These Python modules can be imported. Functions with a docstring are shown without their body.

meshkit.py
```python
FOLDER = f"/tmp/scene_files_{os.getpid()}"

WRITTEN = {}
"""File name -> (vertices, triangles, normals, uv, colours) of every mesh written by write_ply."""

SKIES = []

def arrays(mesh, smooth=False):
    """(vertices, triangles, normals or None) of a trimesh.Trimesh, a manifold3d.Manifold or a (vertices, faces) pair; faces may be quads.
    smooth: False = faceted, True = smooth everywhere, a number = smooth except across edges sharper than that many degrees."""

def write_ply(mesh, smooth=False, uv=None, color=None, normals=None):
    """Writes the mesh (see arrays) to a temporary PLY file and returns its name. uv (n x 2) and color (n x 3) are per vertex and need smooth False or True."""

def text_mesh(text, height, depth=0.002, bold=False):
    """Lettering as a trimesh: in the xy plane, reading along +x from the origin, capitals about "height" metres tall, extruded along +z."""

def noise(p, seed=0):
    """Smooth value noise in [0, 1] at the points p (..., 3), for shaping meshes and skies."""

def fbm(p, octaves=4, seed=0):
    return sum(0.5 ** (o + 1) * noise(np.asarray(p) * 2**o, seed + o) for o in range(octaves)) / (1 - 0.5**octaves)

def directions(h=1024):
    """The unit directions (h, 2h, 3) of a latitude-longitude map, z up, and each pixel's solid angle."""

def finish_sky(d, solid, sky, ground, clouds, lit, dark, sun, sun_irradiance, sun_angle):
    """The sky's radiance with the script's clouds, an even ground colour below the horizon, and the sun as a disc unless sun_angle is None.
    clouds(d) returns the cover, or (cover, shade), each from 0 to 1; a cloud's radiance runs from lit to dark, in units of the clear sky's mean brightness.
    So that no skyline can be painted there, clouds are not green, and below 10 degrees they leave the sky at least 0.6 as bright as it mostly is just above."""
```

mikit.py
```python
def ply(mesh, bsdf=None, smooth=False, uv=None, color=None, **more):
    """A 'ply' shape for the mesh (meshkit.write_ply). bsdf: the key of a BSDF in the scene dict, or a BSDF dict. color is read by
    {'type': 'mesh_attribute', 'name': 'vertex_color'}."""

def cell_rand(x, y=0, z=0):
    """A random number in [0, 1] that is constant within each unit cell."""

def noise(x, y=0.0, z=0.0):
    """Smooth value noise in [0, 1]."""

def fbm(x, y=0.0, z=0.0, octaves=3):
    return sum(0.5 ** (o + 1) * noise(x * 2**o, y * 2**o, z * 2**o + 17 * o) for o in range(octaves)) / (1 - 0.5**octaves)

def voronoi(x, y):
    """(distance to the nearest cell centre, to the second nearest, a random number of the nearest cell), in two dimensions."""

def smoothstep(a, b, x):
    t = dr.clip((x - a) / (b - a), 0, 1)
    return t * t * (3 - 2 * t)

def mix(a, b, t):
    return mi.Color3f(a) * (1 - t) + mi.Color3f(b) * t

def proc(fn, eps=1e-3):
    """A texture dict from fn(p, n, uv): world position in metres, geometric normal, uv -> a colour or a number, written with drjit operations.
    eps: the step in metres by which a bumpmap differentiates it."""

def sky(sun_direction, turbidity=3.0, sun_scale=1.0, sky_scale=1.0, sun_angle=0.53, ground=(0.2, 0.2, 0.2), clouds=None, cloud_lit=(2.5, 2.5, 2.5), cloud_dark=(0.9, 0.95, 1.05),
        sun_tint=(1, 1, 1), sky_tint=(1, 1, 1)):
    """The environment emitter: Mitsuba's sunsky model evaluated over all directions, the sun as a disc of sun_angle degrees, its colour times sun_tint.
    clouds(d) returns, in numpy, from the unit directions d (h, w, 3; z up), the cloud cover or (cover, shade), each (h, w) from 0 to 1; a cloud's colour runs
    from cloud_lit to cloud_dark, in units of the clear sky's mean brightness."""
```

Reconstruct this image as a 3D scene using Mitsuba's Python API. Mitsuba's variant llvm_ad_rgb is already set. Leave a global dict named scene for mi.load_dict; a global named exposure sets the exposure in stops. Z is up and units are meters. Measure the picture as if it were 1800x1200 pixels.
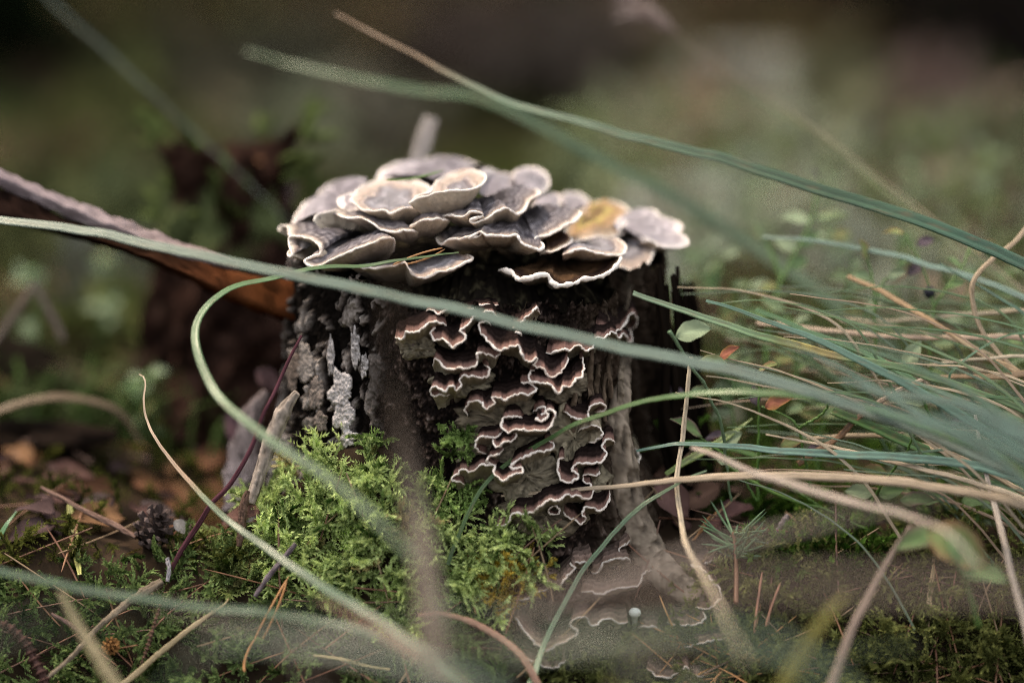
import math, random, numpy as np, mitsuba as mi, drjit as dr, mikit, meshkit
from mikit import fbm, noise, smoothstep, mix
T = mi.ScalarTransform4f
scene, labels = {}, {}

# ------------------------------------------------------------------ camera, sky, exposure
CAM = np.array([0.0, -0.834, 0.231]); PITCH = math.radians(12.0); FOC = 0.80; TX = 0.2118
FWD = np.array([0, math.cos(PITCH), -math.sin(PITCH)]); UPV = np.array([0, math.sin(PITCH), math.cos(PITCH)])
scene['camera'] = {'type': 'thinlens', 'fov': 2 * math.degrees(math.atan(TX)), 'fov_axis': 'x', 'near_clip': 0.02, 'far_clip': 200.0,
                   'aperture_radius': 0.0158, 'focus_distance': 0.788,
                   'to_world': T().look_at(origin=CAM.tolist(), target=(CAM + FWD).tolist(), up=[0, 0, 1])}
exposure = 3.82
scene['sky_light'] = mikit.sky((-0.40, 0.22, 1.0), turbidity=4, sun_scale=0.30, sun_angle=16, ground=(0.06, 0.055, 0.04),
                               clouds=lambda d: (np.ones(d.shape[:2]), 1 - np.clip(d[..., 2], 0, 1)), cloud_lit=(1.42, 1.45, 1.48), cloud_dark=(.28, .285, .29),   # overcast: brightest overhead
                               sun_tint=(1.0, 0.98, 0.95))

# ------------------------------------------------------------------ helpers
rng = np.random.default_rng(7)
def sstep(a, b, x):
    t = np.clip((np.asarray(x, float) - a) / (b - a), 0, 1); return t * t * (3 - 2 * t)
def at(px, py, dd=0.0):
    """the point seen at a pixel of the 1800 x 1200 photograph, dd millimetres beyond the plane of focus"""
    px, py, dd = (np.asarray(v, float) for v in (px, py, dd)); d = FOC + dd / 1000
    a, b = (px - 900) / 900 * TX, (600 - py) / 900 * TX
    return CAM + d[..., None] * (FWD + a[..., None] * np.array([1.0, 0, 0]) + b[..., None] * UPV)
def crom(P, n, closed=False):
    """Catmull-Rom through the rows of P, n samples evenly spaced in length"""
    P = np.asarray(P, float)
    Q = np.vstack([P[-1:], P, P[:2]]) if closed else np.vstack([2 * P[:1] - P[1:2], P, 2 * P[-1:] - P[-2:-1]])
    m = len(P) if closed else len(P) - 1
    t = np.linspace(0, 1, 14, endpoint=False)[:, None]; out = []
    for i in range(m):
        a, b, c, d = Q[i], Q[i + 1], Q[i + 2], Q[i + 3]
        out.append(.5 * (2 * b + (c - a) * t + (2 * a - 5 * b + 4 * c - d) * t ** 2 + (3 * b - a - 3 * c + d) * t ** 3))
    out = np.vstack(out + [P[:1] if closed else P[-1:]])
    L = np.r_[0, np.cumsum(np.linalg.norm(np.diff(out[:, :2] if out.shape[1] == 3 else out, axis=0), axis=1))]
    s = np.linspace(0, L[-1], n, endpoint=not closed)
    return np.stack([np.interp(s, L, out[:, k]) for k in range(out.shape[1])], 1)
def gsmooth(A, sg, closed=False):
    n = len(A); k = int(max(1, min(3 * sg, n - 1))); w = np.exp(-.5 * (np.arange(-k, k + 1) / max(sg, 1e-6)) ** 2); w /= w.sum()
    B = np.pad(A, ((k, k), (0, 0)), mode='wrap' if closed else 'edge')
    return np.stack([np.convolve(B[:, j], w, 'valid') for j in range(A.shape[1])], 1)
def gridf(n, m, closed=False):
    """quads of an n x m grid (rows run along n)"""
    i, j = np.meshgrid(np.arange(n if closed else n - 1), np.arange(m - 1), indexing='ij')
    a = i * m + j; b = ((i + 1) % n) * m + j
    return np.stack([a, b, b + 1, a + 1], -1).reshape(-1, 4)
def tri(f):
    f = np.asarray(f); return np.vstack([f[:, [0, 1, 2]], f[:, [0, 2, 3]]]) if f.shape[1] == 4 else f
def join(parts):
    """[(v, f, c)] -> one (v, f, c)"""
    V, F, C, k = [], [], [], 0
    for v, f, c in parts:
        V.append(v); F.append(tri(f) + k); C.append(np.broadcast_to(c, v.shape)); k += len(v)
    return np.vstack(V), np.vstack(F), np.vstack(C)
def tube(P, R, sides=7, flat=1.0, up=(0, 0, 1), groove=0.0, twist=0.0):
    """a swept section along P; R = half widths; flat = thickness/width; capped by shrinking ends"""
    P = np.asarray(P, float); n = len(P); R = np.broadcast_to(np.asarray(R, float), (n,))
    Tn = np.gradient(P, axis=0); Tn /= np.linalg.norm(Tn, axis=1, keepdims=True) + 1e-12
    U = np.asarray(up, float); N = U - (Tn @ U)[:, None] * Tn
    bad = np.linalg.norm(N, axis=1) < .15
    N[bad] = np.array([1.0, .2, 0]) - (Tn[bad] @ np.array([1.0, .2, 0]))[:, None] * Tn[bad]
    N = gsmooth(N, 2); N -= (N * Tn).sum(1, keepdims=True) * Tn; N /= np.linalg.norm(N, axis=1, keepdims=True) + 1e-12
    B = np.cross(Tn, N)
    if np.any(twist):
        tw = np.broadcast_to(twist, (n,))[:, None]; N, B = N * np.cos(tw) + B * np.sin(tw), B * np.cos(tw) - N * np.sin(tw)
    ph = np.arange(sides) / sides * 2 * np.pi
    cx, cy = np.cos(ph), np.sin(ph) * flat - groove * np.exp(-(np.cos(ph) / .4) ** 2) * (np.sin(ph) > 0)
    V = P[:, None] + R[:, None, None] * (cx[None, :, None] * B[:, None] + cy[None, :, None] * N[:, None])
    V = np.concatenate([V.reshape(-1, 3), P[:1], P[-1:]])
    i, j = np.meshgrid(np.arange(n - 1), np.arange(sides), indexing='ij'); j2 = (j + 1) % sides
    f = np.stack([i * sides + j, i * sides + j2, (i + 1) * sides + j2, (i + 1) * sides + j], -1).reshape(-1, 4)
    k = np.arange(sides)
    caps = np.vstack([np.stack([np.full(sides, n * sides), (k + 1) % sides, k], 1), np.stack([np.full(sides, n * sides + 1), (n - 1) * sides + k, (n - 1) * sides + (k + 1) % sides], 1)])
    return V, np.vstack([tri(f), caps])
def lut(stops, t):
    s = np.array(stops, float); return np.stack([np.interp(t, s[:, 0], s[:, k]) for k in (1, 2, 3)], -1)
def num(name, parent=None):
    k0 = (parent + '__' if parent else '') + name; k, i = k0, 0
    while k in used:
        i += 1; k = f'{k0}_{i:03d}'
    used.add(k); return k
used = set()
def put(name, v, f, c, bsdf, parent=None, smooth=True, uv=None):
    k = num(name, parent)
    scene[k] = mikit.ply((v, tri(np.asarray(f))), bsdf, smooth=smooth, color=np.clip(np.broadcast_to(c, v.shape), 0, 1), uv=uv)
    return k
def thing(name, label, cat, group=None):
    k = num(name); labels[k] = {'label': label, 'category': cat}
    if group: labels[k]['group'] = group
    return k
def tag(k, label, cat, group=None, kind=None):
    labels[k] = {'label': label}
    if cat: labels[k]['category'] = cat
    if group: labels[k]['group'] = group
    if kind: labels[k]['kind'] = kind
    return k
nz = lambda p, s=0, o=4: meshkit.fbm(np.asarray(p), o, s)

# ------------------------------------------------------------------ materials (colour comes from vertex colours: pigment, with shade put into crust caps and blade undersides)
VC = {'type': 'mesh_attribute', 'name': 'vertex_color'}
def two(b): return {'type': 'twosided', 'bsdf': b}
def bumped(b, fn, scale, eps=2e-4): return {'type': 'bumpmap', 'arbitrary': mikit.proc(fn, eps), 'scale': scale, 'bsdf': b}
DIF = {'type': 'diffuse', 'reflectance': VC}
scene['bark_mat'] = two(bumped(DIF, lambda p, n, uv: noise(p.x * 1500, p.y * 1500, p.z * 1200), .0006, 1.5e-4))
scene['wood_mat'] = two(DIF)
scene['cap_mat'] = two(bumped(DIF, lambda p, n, uv: noise(p.x * 1800, p.y * 1800, p.z * 1800), .00025, 1.2e-4))
scene['rim_mat'] = two(DIF)
scene['blade_mat'] = two(bumped({'type': 'principled', 'base_color': VC, 'roughness': .36, 'specular': .5},
                                lambda p, n, uv: .5 + .5 * dr.sin(uv.x * 75.4), .00011, 1e-4))
scene['straw_mat'] = two({'type': 'principled', 'base_color': VC, 'roughness': .55, 'specular': .4})
scene['leaf_mat'] = {'type': 'principledthin', 'base_color': VC, 'roughness': .45, 'diff_trans': .55, 'spec_trans': 0.0}
scene['moss_mat'] = {'type': 'principledthin', 'base_color': VC, 'roughness': .42, 'diff_trans': .6, 'spec_trans': 0.0}
scene['litter_mat'] = two(DIF)

# ------------------------------------------------------------------ ground and stump surfaces
SX = -0.0122
def ground_h(x, y):
    x, y = np.asarray(x, float), np.asarray(y, float)
    off = .018 * (nz(np.stack([x * 14, x * 0, x * 0 + 3], -1), 5, 2) - .5)
    ramp = sstep(-.058, -.120, y + off)
    h = -.060 * ramp - .012 * sstep(-.12, -.3, y)
    far = sstep(.12, .8, np.hypot(x, y - .1))
    h = h + far * (.085 * (nz(np.stack([x * 1.7, y * 1.7, x * 0], -1), 11, 3) - .5)) * (y > -.3)
    h = h + .010 * (nz(np.stack([x * 28, y * 28, x * 0], -1), 12, 3) - .5) + .004 * (nz(np.stack([x * 140, y * 140, x * 0], -1), 13, 3) - .5)
    h = h + .034 * np.exp(-((x + .050) / .030) ** 2 - ((y + .062) / .026) ** 2)          # moss cushion at the stump's foot
    h = h + .014 * np.exp(-((x + .012) / .030) ** 2 - ((y + .085) / .030) ** 2)
    h = h - .030 * np.exp(-((x + .105) / .030) ** 2 - ((y - .03) / .05) ** 2)            # hollow between the two stumps
    h = h - .03 * np.exp(-((x + .19) / .05) ** 2 - ((y - .17) / .05) ** 2) + .06 * sstep(3.5, 9, y)
    return h
def stump_top(a):
    z = .078 + .010 * sstep(-.1, -1.0, a) + .006 * sstep(.75, 1.3, a)
    return z
def stump_r(a, z):
    r = .0655 + (.085 - z) * .10 + .016 * np.exp(-np.clip(z + .02, 0, 1) / .022)
    r = r + .0045 * (nz(np.stack([np.sin(a) * 2.2, np.cos(a) * 2.2, z * 6], -1), 21, 2) - .5) * 2
    r = r - .012 * np.exp(-((a - 1.02) / .17) ** 2) * sstep(.004, .03, z)                # rotten cleft on the right
    r = r + .004 * np.exp(-((a - .30) / .35) ** 2) * sstep(.075, .03, z)
    return r
def bil(G, x, y, x0, y0, h, k):
    i = np.clip((x - x0) / h, 0, G.shape[0] - 1.001); j = np.clip((y - y0) / k, 0, G.shape[1] - 1.001); a, b = i.astype(int), j.astype(int); i, j = i - a, j - b
    return (G[a, b] * (1 - j) + G[a, b + 1] * j) * (1 - i) + (G[a + 1, b] * (1 - j) + G[a + 1, b + 1] * j) * i
GG = ground_h(*np.meshgrid(np.arange(-.5, .5, .002), np.arange(-.4, .9, .002), indexing='ij'))
RG = stump_r(*np.meshgrid(np.linspace(-3.2, 3.2, 400), np.linspace(-.08, .12, 80), indexing='ij'))
def solid(p):
    x, y, z = p[..., 0], p[..., 1], p[..., 2]
    a = np.arctan2(x - SX, -y); s = np.hypot(x - SX, y) - bil(RG, a, z, -3.2, -.08, 6.4 / 399, .2 / 79)
    s = np.maximum(s, z - stump_top(a))
    return np.minimum(s, (z - bil(GG, x, y, -.5, -.4, .002, .002)) * .7)
def hit(px, py, lo=-150, hi=400, step=4.0):
    """millimetres beyond the focal plane where the ray of a pixel meets ground or stump"""
    px, py = np.atleast_1d(np.asarray(px, float)), np.atleast_1d(np.asarray(py, float))
    out = np.full(px.shape, float(hi)); live = np.arange(len(px))
    for dd in np.arange(lo, hi, step):
        inside = solid(at(px[live], py[live], np.full(len(live), dd))) < 0
        out[live[inside]] = dd; live = live[~inside]
        if not len(live): break
    a, b = out - step, out.copy()
    for _ in range(5):
        m = (a + b) / 2; ins = solid(at(px, py, m)) < 0; b = np.where(ins, m, b); a = np.where(ins, a, m)
    return b

# ground: one sheet, fine round the stump, reaching the horizon
gx = np.r_[-np.geomspace(60, .36, 60), np.linspace(-.35, .35, 300), np.geomspace(.36, 60, 60)]
gy = np.r_[-np.geomspace(20, .26, 30), np.linspace(-.25, .45, 300), np.geomspace(.46, 90, 130)]
GX, GY = np.meshgrid(gx, gy, indexing='ij')
gv = np.stack([GX, GY, ground_h(GX, GY)], -1).reshape(-1, 3)
gm, gh = nz(gv * np.array([3.1, 3.1, 0]), 15, 4), nz(gv * 60, 16, 3); gk = nz(gv * np.array([.9, .9, 0]) + 7, 17, 3)
brown = lut([(0, .014, .010, .007), (.3, .030, .021, .014), (.75, .070, .048, .034), (1, .09, .066, .05)], gh); green = lut([(0, .010, .014, .005), (.3, .018, .024, .008), (.75, .042, .048, .017), (1, .06, .065, .026)], gh)
mg = sstep(.42, .58, .6 * gm + .4 * gk)[:, None]; gc = (brown * (1 - mg) + green * mg) * .72
scene['forest_floor'] = mikit.ply((gv, gridf(len(gx), len(gy))), 'litter_mat', smooth=True, color=gc)
tag('forest_floor', 'dark mossy forest floor of soil and litter running back behind the stump', None, kind='structure')
# ------------------------------------------------------------------ the stump
stump = thing('tree_stump', 'small rotten tree stump with dark flaking bark, capped by bracket fungi', 'tree stump')
na, nzr = 1000, 260
A = np.r_[np.linspace(-1.7, 1.7, 820, endpoint=False), np.linspace(1.7, 2 * math.pi - 1.7, 180, endpoint=False)]; A = np.where(A > math.pi, A - 2 * math.pi, A); S = np.linspace(0, 1, nzr)
AA, SS = np.meshgrid(A, S, indexing='ij')
jag = .006 * (nz(np.stack([AA * 18, AA * 0, AA * 0], -1), 31, 3) - .5) + .004 * (nz(np.stack([AA * 60, AA * 0, AA * 0], -1), 32, 2) - .5)
top = stump_top(AA) + jag * 1.2; ZZ = -.06 + SS * (top + .06)
arc = AA * .067
left = sstep(-.42, -.60, AA)                                              # flaky bark on the left, bare crumbly wood in front
q = np.stack([arc * 190, ZZ * 75, arc * 0], -1); fine = nz(np.stack([arc * 800, ZZ * 420, arc * 0], -1), 49, 3); warp = nz(np.stack([arc * 90, ZZ * 90, arc * 0 + 5], -1), 40, 3)
plate = nz(q + warp[..., None] * 2.2, 41, 4); fiss = np.abs(nz(q * np.array([.8, .6, 1]) + 9 + warp[..., None] * 1.5, 42, 3) - .5) * 2
gran = nz(np.stack([arc * 420, ZZ * 420, arc * 0], -1), 43, 4); fib = nz(np.stack([arc * 520, ZZ * 45, arc * 0], -1), 44, 4)
hi = sstep(.47, .55, plate + .16 * (fine - .5)) * sstep(.05, .12, fiss + .10 * (fine - .5))
tone0 = nz(np.stack([arc * 60, ZZ * 25, arc * 0 + 12], -1), 50, 3)
disp = left * (hi * .0030 - .0030 + .0016 * (gran - .5) + .0022 * (fine - .5) + .004 * (tone0 - .5)) + (1 - left) * (.0058 * (nz(np.stack([arc * 110, ZZ * 60, arc * 0], -1), 45, 4) - .62) + .0030 * (gran - .5) + .0016 * (fib - .5) + .0012 * (nz(np.stack([arc * 1000, ZZ * 1000, arc * 0], -1), 48, 3) - .5))
RR = stump_r(AA, ZZ) + disp
sv = np.stack([SX + RR * np.sin(AA), -RR * np.cos(AA), ZZ], -1)
tone = nz(np.stack([arc * 60, ZZ * 40, arc * 0 + 2], -1), 46, 3)
lich = sstep(.52, .66, nz(np.stack([arc * 45, ZZ * 38, arc * 0 + 8], -1), 47, 3)) * hi * left
c_left = lut([(0, .010, .008, .007), (.22, .022, .016, .014), (.42, .13, .108, .097), (.75, .30, .262, .24), (1, .38, .34, .32)], hi * (.30 + .75 * tone) * (.35 + .5 * gran + .8 * fine))
c_left = c_left * (1 - lich[..., None]) + lich[..., None] * np.array([.30, .275, .265]) * (.6 + .8 * gran[..., None])
gr2 = nz(np.stack([arc * 1000, ZZ * 1000, arc * 0], -1), 48, 3)
c_mid = lut([(0, .005, .004, .004), (.50, .010, .0075, .007), (.60, .034, .023, .019), (.70, .12, .09, .08), (.82, .24, .20, .19)], .55 * gr2 + .3 * gran + .15 * fib)
rightside = sstep(.35, .75, AA)
c_r = lut([(0, .012, .009, .007), (.5, .045, .031, .022), (.8, .11, .085, .065)], fib)
cc = c_left * left[..., None] + c_mid * (1 - left[..., None]); cc = cc * (1 - .8 * rightside[..., None]) + .8 * rightside[..., None] * c_r
cc = cc * (1 - .45 * sstep(.060, .085, ZZ)[..., None] * sstep(-.25, .1, AA)[..., None])      # darker towards the cut, centre to right
v1, f1, c1 = sv.reshape(-1, 3), gridf(na, nzr, True), cc.reshape(-1, 3)
put('trunk', v1, f1, c1, 'bark_mat', stump)
# the cut: a dark, crumbling domed top inside the jagged rim
nr = 70; rr = np.linspace(1, 0.0, nr); AA2, R2 = np.meshgrid(A[::3], rr, indexing='ij')
edge = sv[::3, -1]; cx = np.array([SX, 0.0])
px_ = cx[0] + (edge[:, None, 0] - cx[0]) * R2; py_ = (edge[:, None, 1]) * R2
zt = edge[:, None, 2] * (R2 ** 2) + (1 - R2 ** 2) * .088 - .006 * sstep(1.0, .93, R2) * sstep(.6, .9, R2)
q2 = np.stack([px_ * 160, py_ * 160, px_ * 0], -1); zt = zt + .008 * (nz(q2, 51, 4) - .5) * sstep(1, .95, R2)
g2 = nz(q2 * 2.5, 52, 4)
ct = lut([(0, .006, .005, .005), (.56, .012, .010, .008), (.68, .04, .034, .022), (.85, .12, .11, .07)], g2)
put('cut_top', np.stack([px_, py_, zt], -1).reshape(-1, 3), gridf(len(A[::3]), nr, True), ct.reshape(-1, 3), 'bark_mat', stump)

def surf(px, py, lift=0.0):
    d = hit(px, py); return d - lift
# raised grey plates of bark on the left flank
def patch(cxp, cyp, wp, hp, seed, col, thick=1.7, name='bark_plate', par=None, amp=.6):
    r = np.random.default_rng(seed); n = 56; th = np.linspace(0, 2 * np.pi, n, endpoint=False)
    rad = 1 + amp * (meshkit.fbm(np.stack([np.cos(th) * 2.2, np.sin(th) * 2.2, th * 0 + seed], -1), 4, seed) - .5) * 2
    rings = [1.0, .96, .84, .70, .56, .42, .28, .14, .02]; lift = [-.6, .9, 1.2, 1.15, 1.3, 1.2, 1.3, 1.25, 1.3]; V = []; C = []
    for k, s in enumerate(rings):
        X, Y = cxp + wp / 2 * np.cos(th) * rad * s, cyp + hp / 2 * np.sin(th) * rad * s
        d = gsmooth(surf(X, Y)[:, None], 1.5, True)[:, 0]
        rough = (3.0 if name == 'skin' else 1.6) * (meshkit.fbm(np.stack([X * .11, Y * .16, X * 0], -1), 4, seed) - .5)
        V.append(at(X, Y, d - thick * lift[k] - rough * (k > 0)))
        g = meshkit.fbm(np.stack([X * .2, Y * .25, X * 0], -1), 4, seed + 3)
        C.append(np.array(col) * (np.clip(2.6 * g[:, None] - .45, .12, 1.6) if name == 'skin' else .15 + 1.6 * g[:, None]))
    V, C = np.stack(V, 1).reshape(-1, 3), np.stack(C, 1).reshape(-1, 3)
    return put(name, V, gridf(n, len(rings), True), C, 'bark_mat', par or stump, smooth=True)
PLATES = [(600, 690, 40, 74), (604, 735, 36, 48), (581, 628, 13, 76), (624, 610, 18, 66), (640, 645, 13, 44), (612, 770, 30, 32), (556, 692, 24, 60), (536, 640, 30, 66), (514, 655, 24, 70), (565, 742, 24, 36)]
for i, (x, y, w, h) in enumerate(PLATES):
    pale = i < 6
    patch(x, y, w, h, 300 + i, (.50, .46, .455) if pale else [(.19, .16, .145), (.26, .23, .215), (.13, .105, .092)][i % 3], 1.9 if pale else 1.5)
# the root that flares down on the right, fibrous ridges, the splintered shell behind the cleft
def strand(pts, w, col, name, off=2.0, flat=.8, mat='wood_mat', seed=0, lbl=None, sides=36):
    pts = crom(pts, 200); d = gsmooth(surf(pts[:, 0], pts[:, 1])[:, None], 9)[:, 0] - off
    R = np.interp(np.linspace(0, 1, 200), np.linspace(0, 1, len(w)), w) * .188e-3 / 2
    v, f = tube(at(pts[:, 0], pts[:, 1], d), R, sides, flat, up=-FWD)
    n = np.clip(1.5 * meshkit.fbm(np.stack([v[:, 0] * 700, v[:, 1] * 700, v[:, 2] * 60], -1), 4, seed) - .3, 0, 1); n2 = meshkit.fbm(v * 160, 3, seed + 1)
    v = v + (n[:, None] - .5) * .0022 * np.array([.5, -1, 0]) + (n2[:, None] - .5) * .005 * np.array([.3, -1, .2])
    k = put(name, v, f, np.array(col) * (.15 + 1.5 * n[:, None]) * (.45 + .55 * sstep(.075, .03, v[:, 2:3])), mat, stump)
    if lbl: labels[k] = {'label': lbl}
strand([(1098, 600), (1092, 690), (1086, 760), (1098, 830), (1108, 890), (1130, 950), (1170, 1010), (1240, 1060)], [26, 32, 42, 50, 58, 62, 58, 34], (.30, .245, .195), 'root', 3.0, .6, seed=2, lbl='smooth grey brown root flaring to the ground on the right')
strand([(1112, 500), (1104, 530), (1096, 560), (1093, 640), (1090, 720)], [7, 9, 12, 10, 12], (.27, .22, .17), 'splinter', 5, .7, seed=3, lbl='pale upright splinter on the right of the cut')
for i, (a, b, c, w) in enumerate([(1040, 610, 720, 14), (1052, 640, 735, 12), (1024, 650, 725, 11), (1066, 655, 740, 10), (1010, 690, 760, 13), (1074, 600, 700, 9)]):
    strand([(a, b), (a - 4, (b + c) / 2), (a - 2, c)], [w * .6, w, w * .7], (.15, .11, .08), 'wood_fibre', 2.0, .8, seed=20 + i, sides=9)
shell = []
for i in range(34):
    u = i / 33; a0 = .98 + u * .75; z1 = .086 - .020 * u + .006 * rng.uniform(-1, 1); zz = np.linspace(-.02, z1, 24)
    r = .0725 + (.085 - zz) * .10 + .002 * rng.uniform(-1, 1) + .0012 * np.sin(zz * 130 + i)
    P = np.stack([SX + r * np.sin(a0 + .02 * np.sin(zz * 90 + i)), -r * np.cos(a0), zz], 1)
    v, f = tube(P, np.linspace(.0030, .0009, 24) * rng.uniform(.8, 1.3), 7, .7, up=(math.sin(a0), -math.cos(a0), 0))
    g = meshkit.fbm(np.stack([v[:, 0] * 700, v[:, 1] * 700, v[:, 2] * 60], -1), 3, i)[:, None]
    shell.append((v, f, np.array([.009, .0065, .005]) * (.3 + 1.3 * g)))
k = put('bark_shell', *join(shell), 'wood_mat', stump); labels[k] = {'label': 'black splintered shell of old bark on the right'}

# ------------------------------------------------------------------ fungi
PAL = {
 'grey': [(0, .70, .65, .58), (1.1, .58, .51, .44), (2.0, .32, .25, .22), (3.0, .10, .082, .083), (4.6, .30, .265, .265), (5.8, .075, .065, .075), (7.2, .26, .235, .25), (9, .06, .052, .06), (10.6, .20, .185, .205), (12.4, .06, .053, .06), (15, .15, .135, .145), (18, .05, .045, .05), (40, .035, .03, .035)],
 'pale': [(0, .74, .68, .66), (2, .56, .50, .50), (4, .33, .29, .31), (6, .46, .415, .435), (8, .25, .225, .245), (11, .40, .365, .39), (14, .22, .20, .22), (18, .34, .31, .335), (23, .2, .18, .2), (40, .2, .18, .2)],
 'pink': [(0, .72, .66, .59), (1.5, .47, .375, .325), (3, .40, .31, .265), (4.6, .48, .40, .35), (6, .27, .225, .225), (8, .18, .165, .18), (11, .34, .32, .345), (16, .22, .205, .22), (40, .2, .19, .2)],
 'brown': [(0, .72, .66, .58), (1.2, .50, .40, .31), (2.4, .16, .095, .06), (4, .055, .033, .026), (9, .035, .022, .018), (12, .12, .07, .04), (40, .02, .015, .012)],
 'orange': [(0, .66, .57, .50), (2, .46, .35, .26), (4, .33, .24, .17), (6, .44, .29, .17), (8, .30, .19, .11), (10, .42, .29, .13), (12, .40, .33, .12), (15, .20, .13, .07), (40, .15, .10, .06)],
 'crust': [(0, .74, .68, .60), (.45, .40, .27, .22), (1.0, .17, .095, .08), (1.7, .22, .13, .11), (2.6, .06, .036, .032), (4, .018, .012, .011), (14, .008, .006, .006)],  # black inner zone: part dark hairs, part shelf shadow painted in
 'ground': [(0, .68, .61, .51), (.5, .30, .21, .16), (1.4, .13, .09, .075), (3, .16, .115, .098), (6, .075, .055, .048), (15, .03, .023, .02)],
 'pore': [(0, .70, .64, .55), (2, .53, .455, .375), (6, .40, .34, .28), (15, .25, .21, .175), (40, .15, .12, .1)],
 'hymen': [(0, .60, .53, .43), (1.0, .38, .32, .235), (3, .36, .31, .23), (7, .30, .26, .19), (12, .13, .11, .08), (30, .06, .05, .04)],
}
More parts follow.
